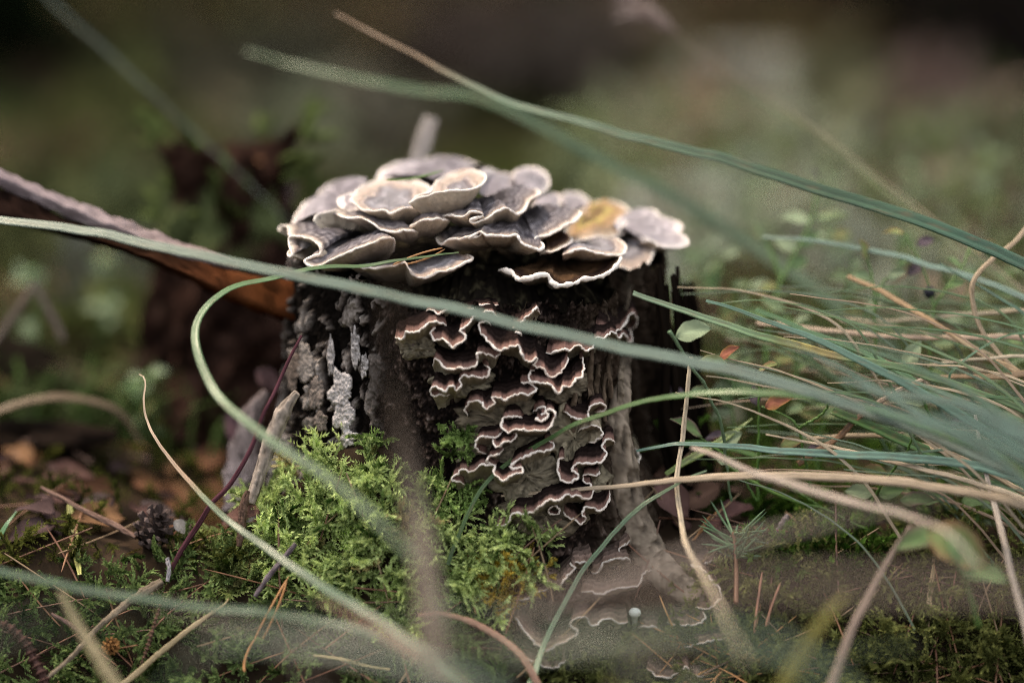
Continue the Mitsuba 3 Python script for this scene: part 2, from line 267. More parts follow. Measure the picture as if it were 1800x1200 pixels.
def fungus(key, rim, upbase, loctrl_fn, lowbase, pal, under, rimw, closed, seed, M=16, bend_u=(0, 0, 0), bend_l=(0, 0, 0)):
    """rim, upbase, lowbase: (n,3) world curves; the three parts of one shelf"""
    n = len(rim); r = np.random.default_rng(seed)
    s = (np.linspace(0, 1, M) ** 1.35)[None, :, None]
    def sheet(base, bend, sgn, thick):
        ctrl = .5 * (rim + base) + np.asarray(bend)
        p = (1 - s) ** 2 * rim[:, None] + 2 * s * (1 - s) * ctrl[:, None] + s ** 2 * base[:, None]
        p = p + sgn * UPV * (thick * sstep(0, .35, s))
        return p
    out = []
    for nm, base, bend, sgn, th, pl in (('cap', upbase, bend_u, 1, .0003, pal), ('underside', lowbase, bend_l, -1, .0004, under)):
        p = sheet(base, bend, sgn, th)
        L = np.concatenate([np.zeros((n, 1)), np.cumsum(np.linalg.norm(np.diff(p, axis=1), axis=-1), 1)], 1) * 1000
        q = meshkit.fbm(p * 330, 3, seed + 1); q4 = meshkit.fbm(p * 130, 3, seed + 9); q2 = meshkit.fbm(p * 1400, 3, seed + 2)
        w = sstep(0, .12, s[..., 0]) * sstep(1.02, .7, s[..., 0])
        ridge = np.sin(L * 2.1 + 5 * q) * .00014 if nm == 'cap' else 0
        p = p + (w * ((q - .5) * .0016 + (q2 - .5) * .0004 + ridge))[..., None] * (UPV if nm == 'cap' else -FWD)
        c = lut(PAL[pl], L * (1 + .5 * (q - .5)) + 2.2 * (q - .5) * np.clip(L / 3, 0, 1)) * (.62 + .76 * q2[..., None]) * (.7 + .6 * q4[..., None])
        if nm == 'cap': c = c * (1 + .36 * (np.sin(L * 2.3 + 3.5 * q) * sstep(1.5, 3, L))[..., None])
        put(nm, p.reshape(-1, 3), gridf(n, M, closed), c.reshape(-1, 3), 'cap_mat', key)
    w = meshkit.fbm(rim * 500, 3, seed + 5)
    R = rimw * np.clip(.1 + 1.9 * w, .35, 1.7)
    if not closed: R = R * np.clip(np.minimum(np.arange(n), np.arange(n)[::-1]) / 6 + .25, 0, 1)
    P = np.vstack([rim, rim[:1]]) if closed else rim
    if closed: R = np.r_[R, R[:1]]
    v, f = tube(P, R, 8, 1.0, up=UPV)
    g = meshkit.fbm(v * 900, 3, seed + 7)[:, None]
    put('rim', v, f, lut([(0, .30, .21, .16), (.28, .55, .43, .36), (.5, .80, .70, .63), (1, .88, .82, .77)], g[:, 0] * .5 + 1.1 * meshkit.fbm(v * 120, 3, seed + 8) - .12) * (.62 if pal == 'ground' else 1), 'rim_mat', key)

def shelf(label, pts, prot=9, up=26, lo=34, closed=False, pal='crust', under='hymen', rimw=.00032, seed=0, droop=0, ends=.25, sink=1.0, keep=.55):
    """a small wavy shelf growing out of the stump's front (or the slope below it); its edge runs through pts"""
    key = thing('crust_fungus', label, 'fungus')
    P = np.array(pts, float); L = np.linalg.norm(np.diff(P, axis=0), axis=1).sum(); n = int(np.clip(L / 2.6, 24, 260))
    R2 = crom(P, n, closed); r = np.random.default_rng(seed)
    R2 = R2 + (np.stack([meshkit.fbm(np.stack([R2[:, 0] * .20, R2[:, 1] * .20, R2[:, 0] * 0 + k], -1), 3, seed + k) for k in (1, 2)], 1) - .5) * 8.0
    S2 = gsmooth(R2, 13, closed)
    d0 = gsmooth(surf(S2[:, 0], S2[:, 1])[:, None], 6, closed)[:, 0]
    t = np.linspace(0, 1, n); prof = np.ones(n) if closed else ends + (1 - ends) * np.sin(np.pi * np.clip(t, 0, 1)) ** .6
    wob = meshkit.fbm(np.stack([t * 9, t * 0, t * 0 + seed], -1), 3, seed) - .5
    rim = at(R2[:, 0], R2[:, 1], d0 - prot * prof * (1 + .5 * wob))
    def base(dy, keep, lift):
        X = keep * R2[:, 0] + (1 - keep) * S2[:, 0]; Y = keep * R2[:, 1] + (1 - keep) * S2[:, 1] + dy
        q = gsmooth(np.stack([X, Y], 1), 3, closed); d = gsmooth(surf(q[:, 0], q[:, 1])[:, None], 5, closed)[:, 0]
        return at(q[:, 0], q[:, 1], d + lift)
    ub, lb = base(-up * 1.25, keep, sink), base(min(lo, 46) * .62, keep - .2, sink)
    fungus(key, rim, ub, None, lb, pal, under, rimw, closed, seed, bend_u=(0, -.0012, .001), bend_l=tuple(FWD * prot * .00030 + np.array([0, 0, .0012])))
    return key
def bracket(label, pts, top, und, pal='grey', under='pore', rimw=.00040, closed=False, seed=0, hump=.003, belly=.003, spread=.16, ruff=3.0):
    """a shelf of the rosette on the cut: edge pts (px, py, mm), roots of its upper face and its underside"""
    key = thing('bracket_fungus', label, 'bracket fungus')
    P = np.array(pts, float); L = np.linalg.norm(np.diff(P[:, :2], axis=0), axis=1).sum(); n = int(np.clip(L / 2.6, 40, 300))
    R3 = crom(P, n, closed)
    w = np.stack([meshkit.fbm(np.stack([R3[:, 0] * .10, R3[:, 1] * .10, R3[:, 0] * 0 + k], -1), 3, seed + k) for k in (1, 2, 3)], 1) - .5
    w2 = np.stack([meshkit.fbm(np.stack([R3[:, 0] * .028, R3[:, 1] * .028, R3[:, 0] * 0 + k + 40], -1), 2, seed + k) for k in (1, 2, 3)], 1) - .5
    R3 = R3 + w * np.array([ruff, ruff * 1.3, ruff * .6]) * 1.3 + w2 * np.array([5, 9, 5])
    rim = at(R3[:, 0], R3[:, 1], R3[:, 2]); m = rim.mean(0)
    ub = at(*top) + spread * (rim - m); lb = at(*und) + spread * .8 * (rim - m)
    fungus(key, rim, ub, None, lb, pal, under, rimw, closed, seed, M=20, bend_u=tuple(UPV * hump), bend_l=tuple(-UPV * belly))
    return key
r1 = lambda *p: [(440 + x / 3.157, 180 + y / 3.157, d) for x, y, d in p]
r2 = lambda *p: [(820 + x / 3.75, 240 + y / 3.75, d) for x, y, d in p]
r4 = lambda *p: [(680 + x / 3.6, 480 + y / 3.6) for x, y in p]
r5 = lambda *p: [(700 + x / 3.6, 680 + y / 3.6) for x, y in p]
r7 = lambda *p: [(800 + x / 3.2727, 900 + y / 3.2727) for x, y in p]
# the rosette on top, back to front
bracket('broad pale lilac bracket at the very back of the rosette', r1((690, 430, 62), (735, 372, 74), (820, 345, 84), (900, 338, 88), (1000, 320, 92), (1100, 315, 92), (1190, 330, 90), (1245, 352, 84), (1330, 372, 74)), (780, 312, 45), (770, 330, 60), 'pale', seed=1, hump=.004)
bracket('pale bracket at the back, right of the tall cup', r2((100, 212, 52), (170, 222, 60), (240, 248, 66), (320, 268, 66), (352, 322, 56), (335, 365, 42)), (850, 345, 25), (860, 350, 45), 'pale', seed=2)
bracket('small rounded lobe standing highest at the back right', r2((300, 300, 50), (312, 248, 58), (345, 218, 62), (405, 204, 64), (480, 214, 62), (535, 258, 58), (532, 330, 50), (490, 378, 42)), (915, 330, 38), (905, 345, 56), 'pale', seed=3, hump=.002)
bracket('broad rounded lilac bracket forming the left shoulder', r1((205, 705, 26), (228, 680, 32), (250, 635, 42), (282, 588, 52), (325, 550, 60), (378, 526, 66), (385, 500, 70), (425, 466, 74), (500, 440, 76), (565, 428, 76), (640, 438, 70)), (625, 372, 18), (640, 390, 60), 'pale', seed=4, hump=.0075, spread=.25)
bracket('thin pale bracket tucked on the left shoulder', r1((625, 500, 30), (545, 508, 26), (492, 525, 20), (480, 555, 16), (512, 592, 14), (575, 604, 13), (640, 600, 14)), (632, 358, 22), (625, 380, 24), 'pale', seed=5, hump=.002)
bracket('narrow bracket with streaked face under the left shoulder', r1((350, 660, 12), (372, 628, 14), (430, 612, 14), (480, 600, 14), (535, 612, 13), (575, 630, 12), (600, 660, 12)), (612, 378, 26), (600, 402, 18), 'grey', seed=6, hump=.002)
bracket('open round cup with pinkish grey inside, left of centre', r1((568, 548, 8), (580, 505, 16), (602, 475, 26), (645, 448, 36), (720, 430, 42), (800, 436, 44), (870, 446, 44), (935, 440, 42), (985, 462, 34), (1000, 505, 22), (985, 560, 10), (975, 590, 4), (930, 592, 2), (870, 588, 1), (820, 596, 0), (775, 619, -1), (740, 600, 0), (650, 598, 1), (600, 576, 4)),
        (684, 346, 24), (706, 402, 22), 'pink', closed=True, seed=7, hump=-.002, belly=.002, spread=.02, ruff=1.6)
bracket('smallest deep cup with tan inside and smooth tan outside, right of centre', r1((878, 562, -2), (930, 532, -3), (1000, 512, -4), (1100, 491, -5), (1180, 489, -5), (1250, 474, -3), (1292, 442, 2), (1302, 410, 10), (1270, 386, 20), (1200, 378, 26), (1120, 390, 28), (1050, 420, 24), (1012, 458, 16), (1000, 492, 8), (940, 512, 2)),
        (800, 336, 14), (790, 376, 10), 'pink', closed=True, seed=8, hump=-.002, belly=.005, spread=.03, ruff=1.4)
bracket('orange bracket with a yellow centre on the right side', r2((655, 612, 40), (690, 690, 30), (760, 692, 30), (830, 677, 32), (900, 671, 34), (980, 660, 38), (1060, 612, 46), (1086, 560, 54), (1080, 510, 62), (1040, 462, 68), (960, 435, 72), (880, 434, 72), (810, 455, 66), (740, 520, 54)), (1040, 386, 50), (1030, 420, 58), 'orange', closed=True, seed=9, hump=.0035, spread=.02)
bracket('pale lobe behind the orange bracket', r2((600, 470, 66), (620, 402, 74), (652, 374, 78), (702, 368, 80), (765, 390, 78), (805, 432, 72), (790, 480, 64)), (1005, 372, 58), (1000, 380, 72), 'pale', seed=10)
bracket('pale upright lobe between the big grey shelf and the orange bracket', r2((425, 470, 34), (440, 430, 42), (482, 390, 50), (562, 374, 54), (610, 392, 52), (615, 440, 44), (600, 500, 36)), (960, 372, 28), (960, 385, 44), 'pale', seed=11)
bracket('lilac grey bracket sticking out at the right end of the rosette', r2((1000, 640, 40), (1058, 560, 50), (1118, 510, 56), (1180, 488, 60), (1242, 500, 60), (1302, 550, 56), (1382, 570, 54), (1425, 606, 48), (1400, 640, 42), (1440, 668, 38), (1453, 708, 34), (1400, 736, 32), (1285, 732, 32), (1240, 700, 34), (1200, 690, 34), (1168, 700, 36)), (1082, 402, 48), (1085, 424, 58), 'pale', seed=12, hump=.004)
bracket('rounded lobe hanging below the right end of the rosette', r2((985, 825, 34), (1010, 860, 30), (1080, 882, 28), (1160, 860, 28), (1212, 820, 30), (1228, 762, 34), (1215, 722, 38), (1180, 716, 40), (1150, 690, 42)), (1098, 428, 46), (1100, 440, 54), 'pink', seed=13, hump=.001)
bracket('big dark grey shelf with swirled zones right of centre', r1((1064, 628, 2), (1120, 632, -3), (1180, 646, -6), (1232, 612, -8), (1290, 627, -9)) + r2((12, 566, -9), (62, 572, -9), (140, 545, -8), (208, 492, -6), (260, 466, -4), (302, 490, -3), (340, 498, -1), (384, 474, 3), (398, 440, 7), (432, 408, 12), (480, 384, 18), (470, 358, 26), (425, 352, 32)), (838, 350, 34), (870, 402, 26), 'grey', seed=14, hump=.0035, ruff=3.5)
bracket('thin bracket with pale wedge below it in the left of the rosette', r1((470, 612, 16), (538, 640, 2), (575, 642, 0), (640, 662, -1), (700, 690, -3), (760, 711, -4), (800, 722, -4), (860, 711, -4), (910, 716, -2), (934, 728, 2)), (655, 372, 22), (716, 425, 20), 'grey', seed=15, hump=.002, belly=.001)
bracket('small pale bracket seen from below at the middle of the rosette', r1((880, 714, 3), (892, 692, 1), (915, 680, -1), (962, 662, -3), (1040, 646, -5), (1085, 648, -4), (1114, 658, 0)), (752, 372, 20), (742, 414, 16), 'grey', seed=16)
bracket('small bracket under the big grey shelf on its right', r2((490, 768, 8), (540, 762, 4), (580, 752, 4), (650, 722, 6), (692, 690, 12), (682, 660, 20), (650, 645, 26)), (960, 415, 32), (950, 425, 26), 'brown', seed=17)
bracket('long dark shelf with swirled zones below the big one', r1((1030, 752, 8), (1062, 786, 0), (1110, 763, -4), (1180, 756, -6), (1240, 735, -8), (1290, 731, -9)) + r2((10, 676, -9), (82, 636, -10), (130, 664, -10), (200, 660, -10), (262, 660, -9), (322, 650, -8), (350, 688, -8), (400, 720, -8), (470, 746, -7), (508, 736, -5), (500, 712, -2), (462, 700, 0), (456, 680, 2), (500, 660, 4), (560, 640, 6), (640, 600, 9), (712, 570, 12), (757, 520, 18), (735, 502, 26), (640, 512, 34)), (905, 372, 32), (880, 432, 26), 'grey', seed=18, hump=.003, ruff=3.5)
bracket('pale thick edge above the brown hollow bracket', r2((628, 778, 2), (680, 766, -2), (706, 752, -3), (762, 744, -3), (832, 762, -3), (920, 790, -2), (990, 786, 2), (1042, 765, 8), (1046, 722, 16), (1000, 688, 24), (930, 690, 28)), (1010, 428, 34), (1000, 448, 26), 'pink', seed=19, hump=.0015)
bracket('hollow dark brown bracket with a thick white wavy edge at the front right', r2((205, 882, 0), (240, 880, -4), (292, 902, -8), (350, 944, -11), (420, 930, -13), (520, 915, -14), (546, 936, -14), (562, 970, -14), (612, 980, -14), (700, 964, -13), (762, 936, -12), (850, 926, -10), (920, 900, -7), (980, 852, -3), (1018, 802, 3), (1000, 785, 10)), (985, 450, 26), (960, 492, 22), 'brown', rimw=.0008, seed=20, hump=-.003)
bracket('curled bracket with ridged tan face at the front left', r1((158, 722, 24), (165, 692, 26), (212, 690, 22), (215, 735, 12), (240, 790, 4), (208, 846, 0), (232, 850, -6), (214, 762, -2), (262, 742, -2), (335, 757, -6), (388, 800, -9), (380, 842, -10), (300, 872, -11), (342, 916, -13), (400, 906, -13), (438, 880, -13), (500, 842, -13), (600, 802, -13), (700, 770, -12), (768, 760, -9), (802, 775, -3), (796, 830, 4)), (640, 412, 20), (640, 466, 22), 'grey', seed=21, hump=.0035, belly=.002, ruff=2.2)
bracket('low flat bracket with brown right half at the front, under a fresh green blade', r1((552, 922, -2), (620, 916, -7), (700, 911, -10), (780, 902, -12), (850, 896, -13), (872, 922, -14), (910, 955, -14), (962, 968, -14), (1040, 946, -13), (1110, 930, -12), (1152, 902, -10), (1220, 880, -7), (1234, 856, -2), (1190, 850, 6)), (712, 462, 22), (715, 498, 20), 'pink', seed=22, hump=.001)
# the wavy crust shelves down the front
k = thing('crust_fungus', 'tan olive crust skin spread flat over the stump between the frilled shelves', 'fungus')
for i, (x, y, w, h) in enumerate([(815, 668, 120, 62), (735, 612, 70, 40), (880, 742, 150, 90), (860, 800, 110, 80), (930, 835, 140, 90), (960, 905, 160, 70), (1010, 770, 90, 130), (900, 790, 90, 70), (985, 680, 110, 60), (1040, 860, 70, 90)]):
    patch(x, y, w, h, 700 + i, [(.27, .235, .17), (.22, .19, .14), (.18, .15, .11)][i % 3], 1.6 + .25 * (i % 3), 'skin', k, .42)
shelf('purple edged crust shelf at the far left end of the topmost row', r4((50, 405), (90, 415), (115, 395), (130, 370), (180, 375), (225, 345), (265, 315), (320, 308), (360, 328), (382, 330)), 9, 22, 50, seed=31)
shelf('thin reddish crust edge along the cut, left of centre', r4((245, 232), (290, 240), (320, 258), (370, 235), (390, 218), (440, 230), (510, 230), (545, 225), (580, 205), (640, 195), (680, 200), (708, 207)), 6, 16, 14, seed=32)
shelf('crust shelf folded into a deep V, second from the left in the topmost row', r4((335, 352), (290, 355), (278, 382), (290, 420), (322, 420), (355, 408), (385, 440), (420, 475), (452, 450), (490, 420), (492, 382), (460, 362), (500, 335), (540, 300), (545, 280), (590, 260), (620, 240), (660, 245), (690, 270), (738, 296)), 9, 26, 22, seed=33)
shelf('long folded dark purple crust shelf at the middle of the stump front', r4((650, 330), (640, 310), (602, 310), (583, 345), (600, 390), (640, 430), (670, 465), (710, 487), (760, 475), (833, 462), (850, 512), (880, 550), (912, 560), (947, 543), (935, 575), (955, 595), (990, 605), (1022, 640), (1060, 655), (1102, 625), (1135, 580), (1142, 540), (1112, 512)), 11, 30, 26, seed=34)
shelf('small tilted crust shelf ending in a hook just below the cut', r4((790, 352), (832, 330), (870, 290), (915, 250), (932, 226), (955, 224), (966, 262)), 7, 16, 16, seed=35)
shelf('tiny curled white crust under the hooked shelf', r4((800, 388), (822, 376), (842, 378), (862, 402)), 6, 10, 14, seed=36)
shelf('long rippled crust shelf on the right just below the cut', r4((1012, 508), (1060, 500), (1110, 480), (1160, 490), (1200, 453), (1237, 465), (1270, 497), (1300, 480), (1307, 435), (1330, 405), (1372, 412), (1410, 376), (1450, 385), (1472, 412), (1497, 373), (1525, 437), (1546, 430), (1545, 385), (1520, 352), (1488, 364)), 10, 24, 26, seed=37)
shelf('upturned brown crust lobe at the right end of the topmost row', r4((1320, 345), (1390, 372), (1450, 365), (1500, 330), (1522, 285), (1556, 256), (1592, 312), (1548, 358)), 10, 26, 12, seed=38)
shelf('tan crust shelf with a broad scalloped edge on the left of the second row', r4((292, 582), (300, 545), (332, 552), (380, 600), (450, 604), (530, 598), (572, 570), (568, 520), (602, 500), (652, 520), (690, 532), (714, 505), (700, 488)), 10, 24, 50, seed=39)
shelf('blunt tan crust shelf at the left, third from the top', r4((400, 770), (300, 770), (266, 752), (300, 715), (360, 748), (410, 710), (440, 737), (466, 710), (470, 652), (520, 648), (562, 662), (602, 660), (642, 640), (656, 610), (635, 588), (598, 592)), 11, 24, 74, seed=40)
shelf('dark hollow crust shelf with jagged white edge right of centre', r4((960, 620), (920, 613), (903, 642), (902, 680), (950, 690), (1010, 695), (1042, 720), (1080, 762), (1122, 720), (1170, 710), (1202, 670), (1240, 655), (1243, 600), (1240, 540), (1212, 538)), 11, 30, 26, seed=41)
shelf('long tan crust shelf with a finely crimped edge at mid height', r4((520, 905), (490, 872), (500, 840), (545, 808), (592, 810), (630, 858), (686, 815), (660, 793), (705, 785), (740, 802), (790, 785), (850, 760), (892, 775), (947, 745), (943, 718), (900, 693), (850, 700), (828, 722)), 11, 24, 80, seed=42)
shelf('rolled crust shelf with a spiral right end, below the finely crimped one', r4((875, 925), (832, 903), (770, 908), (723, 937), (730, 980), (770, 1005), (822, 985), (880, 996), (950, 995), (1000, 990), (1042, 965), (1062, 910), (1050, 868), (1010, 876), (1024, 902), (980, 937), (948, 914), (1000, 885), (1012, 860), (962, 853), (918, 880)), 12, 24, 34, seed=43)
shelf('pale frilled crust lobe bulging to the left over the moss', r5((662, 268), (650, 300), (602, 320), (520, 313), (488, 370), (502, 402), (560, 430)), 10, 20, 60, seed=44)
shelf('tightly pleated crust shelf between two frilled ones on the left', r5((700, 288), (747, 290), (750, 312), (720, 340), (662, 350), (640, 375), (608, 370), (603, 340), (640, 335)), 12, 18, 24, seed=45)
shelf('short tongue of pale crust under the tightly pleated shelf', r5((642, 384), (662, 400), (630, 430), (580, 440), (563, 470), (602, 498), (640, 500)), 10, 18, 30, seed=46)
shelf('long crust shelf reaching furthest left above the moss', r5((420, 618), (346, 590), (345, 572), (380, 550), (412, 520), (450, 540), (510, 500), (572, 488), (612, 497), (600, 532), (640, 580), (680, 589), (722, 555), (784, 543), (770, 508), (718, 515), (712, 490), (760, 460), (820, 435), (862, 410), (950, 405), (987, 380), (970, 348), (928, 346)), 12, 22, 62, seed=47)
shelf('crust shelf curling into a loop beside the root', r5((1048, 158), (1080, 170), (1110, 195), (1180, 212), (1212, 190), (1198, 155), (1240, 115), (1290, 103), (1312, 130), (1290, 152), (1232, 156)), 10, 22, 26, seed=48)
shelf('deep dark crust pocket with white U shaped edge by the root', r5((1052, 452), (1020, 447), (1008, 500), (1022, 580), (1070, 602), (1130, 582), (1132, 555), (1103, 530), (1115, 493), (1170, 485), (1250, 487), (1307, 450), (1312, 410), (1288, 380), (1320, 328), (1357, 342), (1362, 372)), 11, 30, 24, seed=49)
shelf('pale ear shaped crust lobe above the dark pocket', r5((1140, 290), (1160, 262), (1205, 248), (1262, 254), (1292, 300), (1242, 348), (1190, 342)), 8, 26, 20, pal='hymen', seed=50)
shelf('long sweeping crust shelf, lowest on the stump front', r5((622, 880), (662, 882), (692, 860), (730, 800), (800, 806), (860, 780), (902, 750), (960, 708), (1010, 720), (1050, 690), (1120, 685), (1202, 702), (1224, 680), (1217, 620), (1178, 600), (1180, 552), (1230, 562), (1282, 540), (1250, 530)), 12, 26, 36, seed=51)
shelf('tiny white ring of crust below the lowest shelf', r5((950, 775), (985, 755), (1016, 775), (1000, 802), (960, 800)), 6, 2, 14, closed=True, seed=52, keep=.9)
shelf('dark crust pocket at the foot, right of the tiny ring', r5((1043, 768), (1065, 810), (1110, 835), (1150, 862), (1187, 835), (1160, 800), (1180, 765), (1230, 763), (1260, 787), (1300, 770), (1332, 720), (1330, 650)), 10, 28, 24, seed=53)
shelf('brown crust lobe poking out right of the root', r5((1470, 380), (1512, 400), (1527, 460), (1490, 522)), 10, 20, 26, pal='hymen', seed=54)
# crusts on the slope below
shelf('short slanting crust edge against the foot of the root', r7((896, 232), (930, 236), (960, 200), (1002, 163)), 6, 18, 12, pal='ground', seed=61)
shelf('dark pointed crust fan at the moss edge below the stump', r7((420, 378), (470, 374), (530, 400), (602, 430), (640, 370), (687, 320), (658, 295), (720, 290), (790, 286)), 9, 26, 16, pal='ground', seed=62)
shelf('S shaped crust edge left of the root foot', r7((778, 335), (810, 346), (860, 290), (900, 275), (960, 265), (1002, 264), (985, 310)), 8, 24, 16, pal='ground', seed=63)
shelf('thin crust edge half hidden in yellow moss', r7((318, 495), (400, 500), (450, 480), (500, 450), (552, 432)), 7, 24, 12, pal='ground', seed=64)
shelf('broad brown crust fan on the slope below the root', r7((720, 462), (770, 455), (830, 470), (900, 450), (980, 428), (1050, 425), (1080, 370), (1100, 345), (1142, 340)), 9, 26, 18, pal='ground', seed=65)
shelf('large pinkish crust fan at the right end of the slope', r7((1500, 222), (1492, 270), (1440, 295), (1352, 308), (1420, 322), (1470, 380), (1532, 470), (1510, 520), (1470, 546), (1368, 553)), 10, 20, 26, pal='ground', seed=66)
shelf('small hooked crust below the pinkish fan', r7((1408, 568), (1442, 590), (1430, 625), (1390, 645), (1290, 650), (1228, 640)), 8, 26, 14, pal='ground', seed=67)
shelf('wide double lobed crust fan near the bottom, crossed by a thin blade', r7((345, 602), (385, 660), (430, 710), (480, 770), (540, 792), (602, 755), (670, 725), (702, 680), (656, 640), (700, 605), (747, 598), (792, 650), (850, 615), (900, 613), (940, 636), (1000, 630)), 10, 26, 18, pal='ground', seed=68)
shelf('lowest crust fan on the left of the slope', r7((378, 813), (450, 860), (540, 896), (592, 885), (642, 850)), 9, 26, 16, pal='ground', seed=69)
shelf('faint crust edge in the middle of the slope', r7((1050, 660), (1120, 657), (1170, 670), (1187, 687)), 7, 24, 12, pal='ground', seed=70)
shelf('wavy crust fan at the bottom edge, right of the crossing blade', r7((1100, 890), (1150, 930), (1220, 956), (1262, 930), (1300, 900), (1337, 893), (1350, 940), (1400, 946), (1442, 934)), 9, 26, 14, pal='ground', seed=71)
shelf('long faint crust edge on the right of the slope', r7((1308, 780), (1380, 762), (1450, 745), (1570, 720), (1602, 680)), 8, 26, 12, pal='ground', seed=72)
# ------------------------------------------------------------------ grass blades, stems, twigs
G1, G2, G3 = (.095, .130, .078), (.060, .105, .034), (.042, .082, .044)     # glaucous, fresh, deep green
TEAL, ST, ST2, BR = (.150, .195, .155), (.36, .28, .20), (.30, .225, .165), (.17, .115, .085)
def blade(name, label, cat, pts, dd, w, cols, flat=.34, bsdf='blade_mat', group=None, n=110, up=None, groove=.25, sides=16, rough=0.0, seed=0):
    """a blade or stalk through the photo points pts; dd: mm beyond the focal plane, w: width in photo pixels at the focal plane, both spread along it; cols: [(t, rgb)]"""
    P = np.array(pts, float); dd = np.interp(np.linspace(0, 1, len(P)), np.linspace(0, 1, len(dd)), dd)
    C = crom(np.column_stack([P, dd]), n); C[:, :2] += (np.stack([meshkit.fbm(np.stack([C[:, 0] * .011, C[:, 1] * .011, C[:, 0] * 0 + q + seed], -1), 3, seed + q) for q in (1, 2)], 1) - .5) * 9
    W = at(C[:, 0], C[:, 1], C[:, 2]); t = np.linspace(0, 1, n)
    R = np.interp(t, np.linspace(0, 1, len(w)), w) * .188e-3 / 2
    R = np.maximum(R, 1.2e-4)
    if rough: R = R * (1 + rough * (meshkit.fbm(np.stack([t * 40, t * 0, t * 0 + seed], -1), 3, seed) - .5))
    u = UPV * .55 - FWD * .85 if up is None else np.asarray(up, float)
    v, f = tube(W, R, sides, flat, up=u, groove=groove)
    tv = np.r_[np.repeat(t, sides), 0, 1]
    c = lut([(a,) + tuple(b) for a, b in cols], tv)
    ph = np.r_[np.tile(np.arange(sides) / sides, n), 0, 0]
    g = meshkit.fbm(np.stack([tv * 60, np.cos(ph * 6.283) * 2, tv * 0 + seed], -1), 3, seed); g2 = meshkit.fbm(np.stack([tv * 6, np.cos(ph * 6.283) * 6, tv * 0 + seed], -1), 3, seed + 3)
    c = c * (.45 + .5 * g + .6 * g2)[:, None] * (1 - .35 * np.clip(-np.sin(ph * 6.2832), 0, 1))[:, None]; stp = meshkit.fbm(np.stack([np.cos(ph * 6.283) * 7, tv * 2.5, np.sin(ph * 6.283) + seed], -1), 3, seed + 11); c = c * (.55 + .9 * stp)[:, None] * (1 - .38 * np.exp(-(np.cos(ph * 6.283) / .28) ** 2))[:, None]; sp = sstep(.66, .76, meshkit.fbm(np.stack([tv * 90, np.cos(ph * 6.283) * 3, tv * 0 + seed + 9], -1), 3, seed + 5))[:, None]; c = c * (1 - .5 * sp) + .5 * sp * np.array([.12, .08, .04])  # blade underside darkened in the colour as its shadow side
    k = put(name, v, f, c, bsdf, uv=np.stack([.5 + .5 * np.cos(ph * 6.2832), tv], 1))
    return tag(k, label, cat, group)
def grass(label, pts, dd, w, cols, **k): return blade('grass_blade', label, 'grass blade', pts, dd, w, cols, **k)  # each one is a single blade of grass, not a stalk
def stalk(label, pts, dd, w, cols, **k):
    k = {'flat': .55, 'bsdf': 'straw_mat', 'groove': .08, 'rough': .35, **k}; return blade('dry_stalk', label, 'dry stalk', pts, dd, w, cols, **k)
def solid_c(c): return [(0, c), (1, c)]
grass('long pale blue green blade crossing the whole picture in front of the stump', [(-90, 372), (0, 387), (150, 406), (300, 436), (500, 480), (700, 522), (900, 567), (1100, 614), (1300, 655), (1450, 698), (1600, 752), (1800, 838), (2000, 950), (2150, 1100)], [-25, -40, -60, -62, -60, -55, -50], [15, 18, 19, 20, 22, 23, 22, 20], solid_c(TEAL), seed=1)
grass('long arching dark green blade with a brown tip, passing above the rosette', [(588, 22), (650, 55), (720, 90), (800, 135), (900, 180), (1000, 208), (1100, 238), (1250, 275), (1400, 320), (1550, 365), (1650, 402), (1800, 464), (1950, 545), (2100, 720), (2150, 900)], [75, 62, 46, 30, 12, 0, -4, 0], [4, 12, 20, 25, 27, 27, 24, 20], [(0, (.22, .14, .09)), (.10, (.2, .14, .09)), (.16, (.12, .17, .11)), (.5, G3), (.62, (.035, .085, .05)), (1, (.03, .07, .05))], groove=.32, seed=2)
grass('faint blurred green blade behind the rosette joining the arching dark one', [(430, 88), (560, 125), (700, 152), (850, 176), (950, 222), (1060, 282), (1180, 345), (1300, 420), (1450, 520), (1600, 640)], [170, 150, 140, 150, 150, 120], [6, 20, 26, 30, 32, 26], solid_c((.075, .12, .06)), seed=3)
grass('blurred grey green blade slanting down at the upper left', [(-160, 400), (-120, 60), (-40, -90), (40, -50), (110, 20), (200, 105), (330, 225), (450, 335), (540, 425), (580, 470)], [-170, -160, -150, -140, -128, -120], [8, 8, 7, 6, 4, 1], solid_c((.10, .12, .085)), seed=4)
grass('green blade that curls into a loop left of the stump, its tip under the rosette', [(806, 441), (770, 448), (720, 456), (640, 466), (560, 472), (490, 486), (425, 500), (375, 527), (345, 575), (348, 630), (380, 690), (430, 738), (490, 785), (560, 830), (640, 890), (730, 985), (800, 1100), (850, 1260)], [-14, -16, -18, -24, -40, -62, -100, -170, -250], [3, 7, 9, 11, 14, 15, 13, 7, 4, 3], [(0, G2), (.3, (.12, .22, .09)), (.6, G1), (1, G1)], seed=5)
grass('green blade with a bare curved straw tip at the lower left', [(244, 655), (250, 658), (254, 672), (252, 700), (259, 735), (275, 775), (312, 822), (360, 872), (410, 922), (470, 965), (540, 1012), (620, 1062), (720, 1122), (800, 1182), (870, 1260)], [0, -4, -10, -20, -36, -62, -100, -150], [2, 5, 9, 13, 15, 15, 10, 6], [(0, (.42, .31, .22)), (.14, (.42, .31, .22)), (.24, (.36, .24, .16)), (.29, (.17, .22, .13)), (.4, G1), (1, (.12, .2, .13))], seed=6)
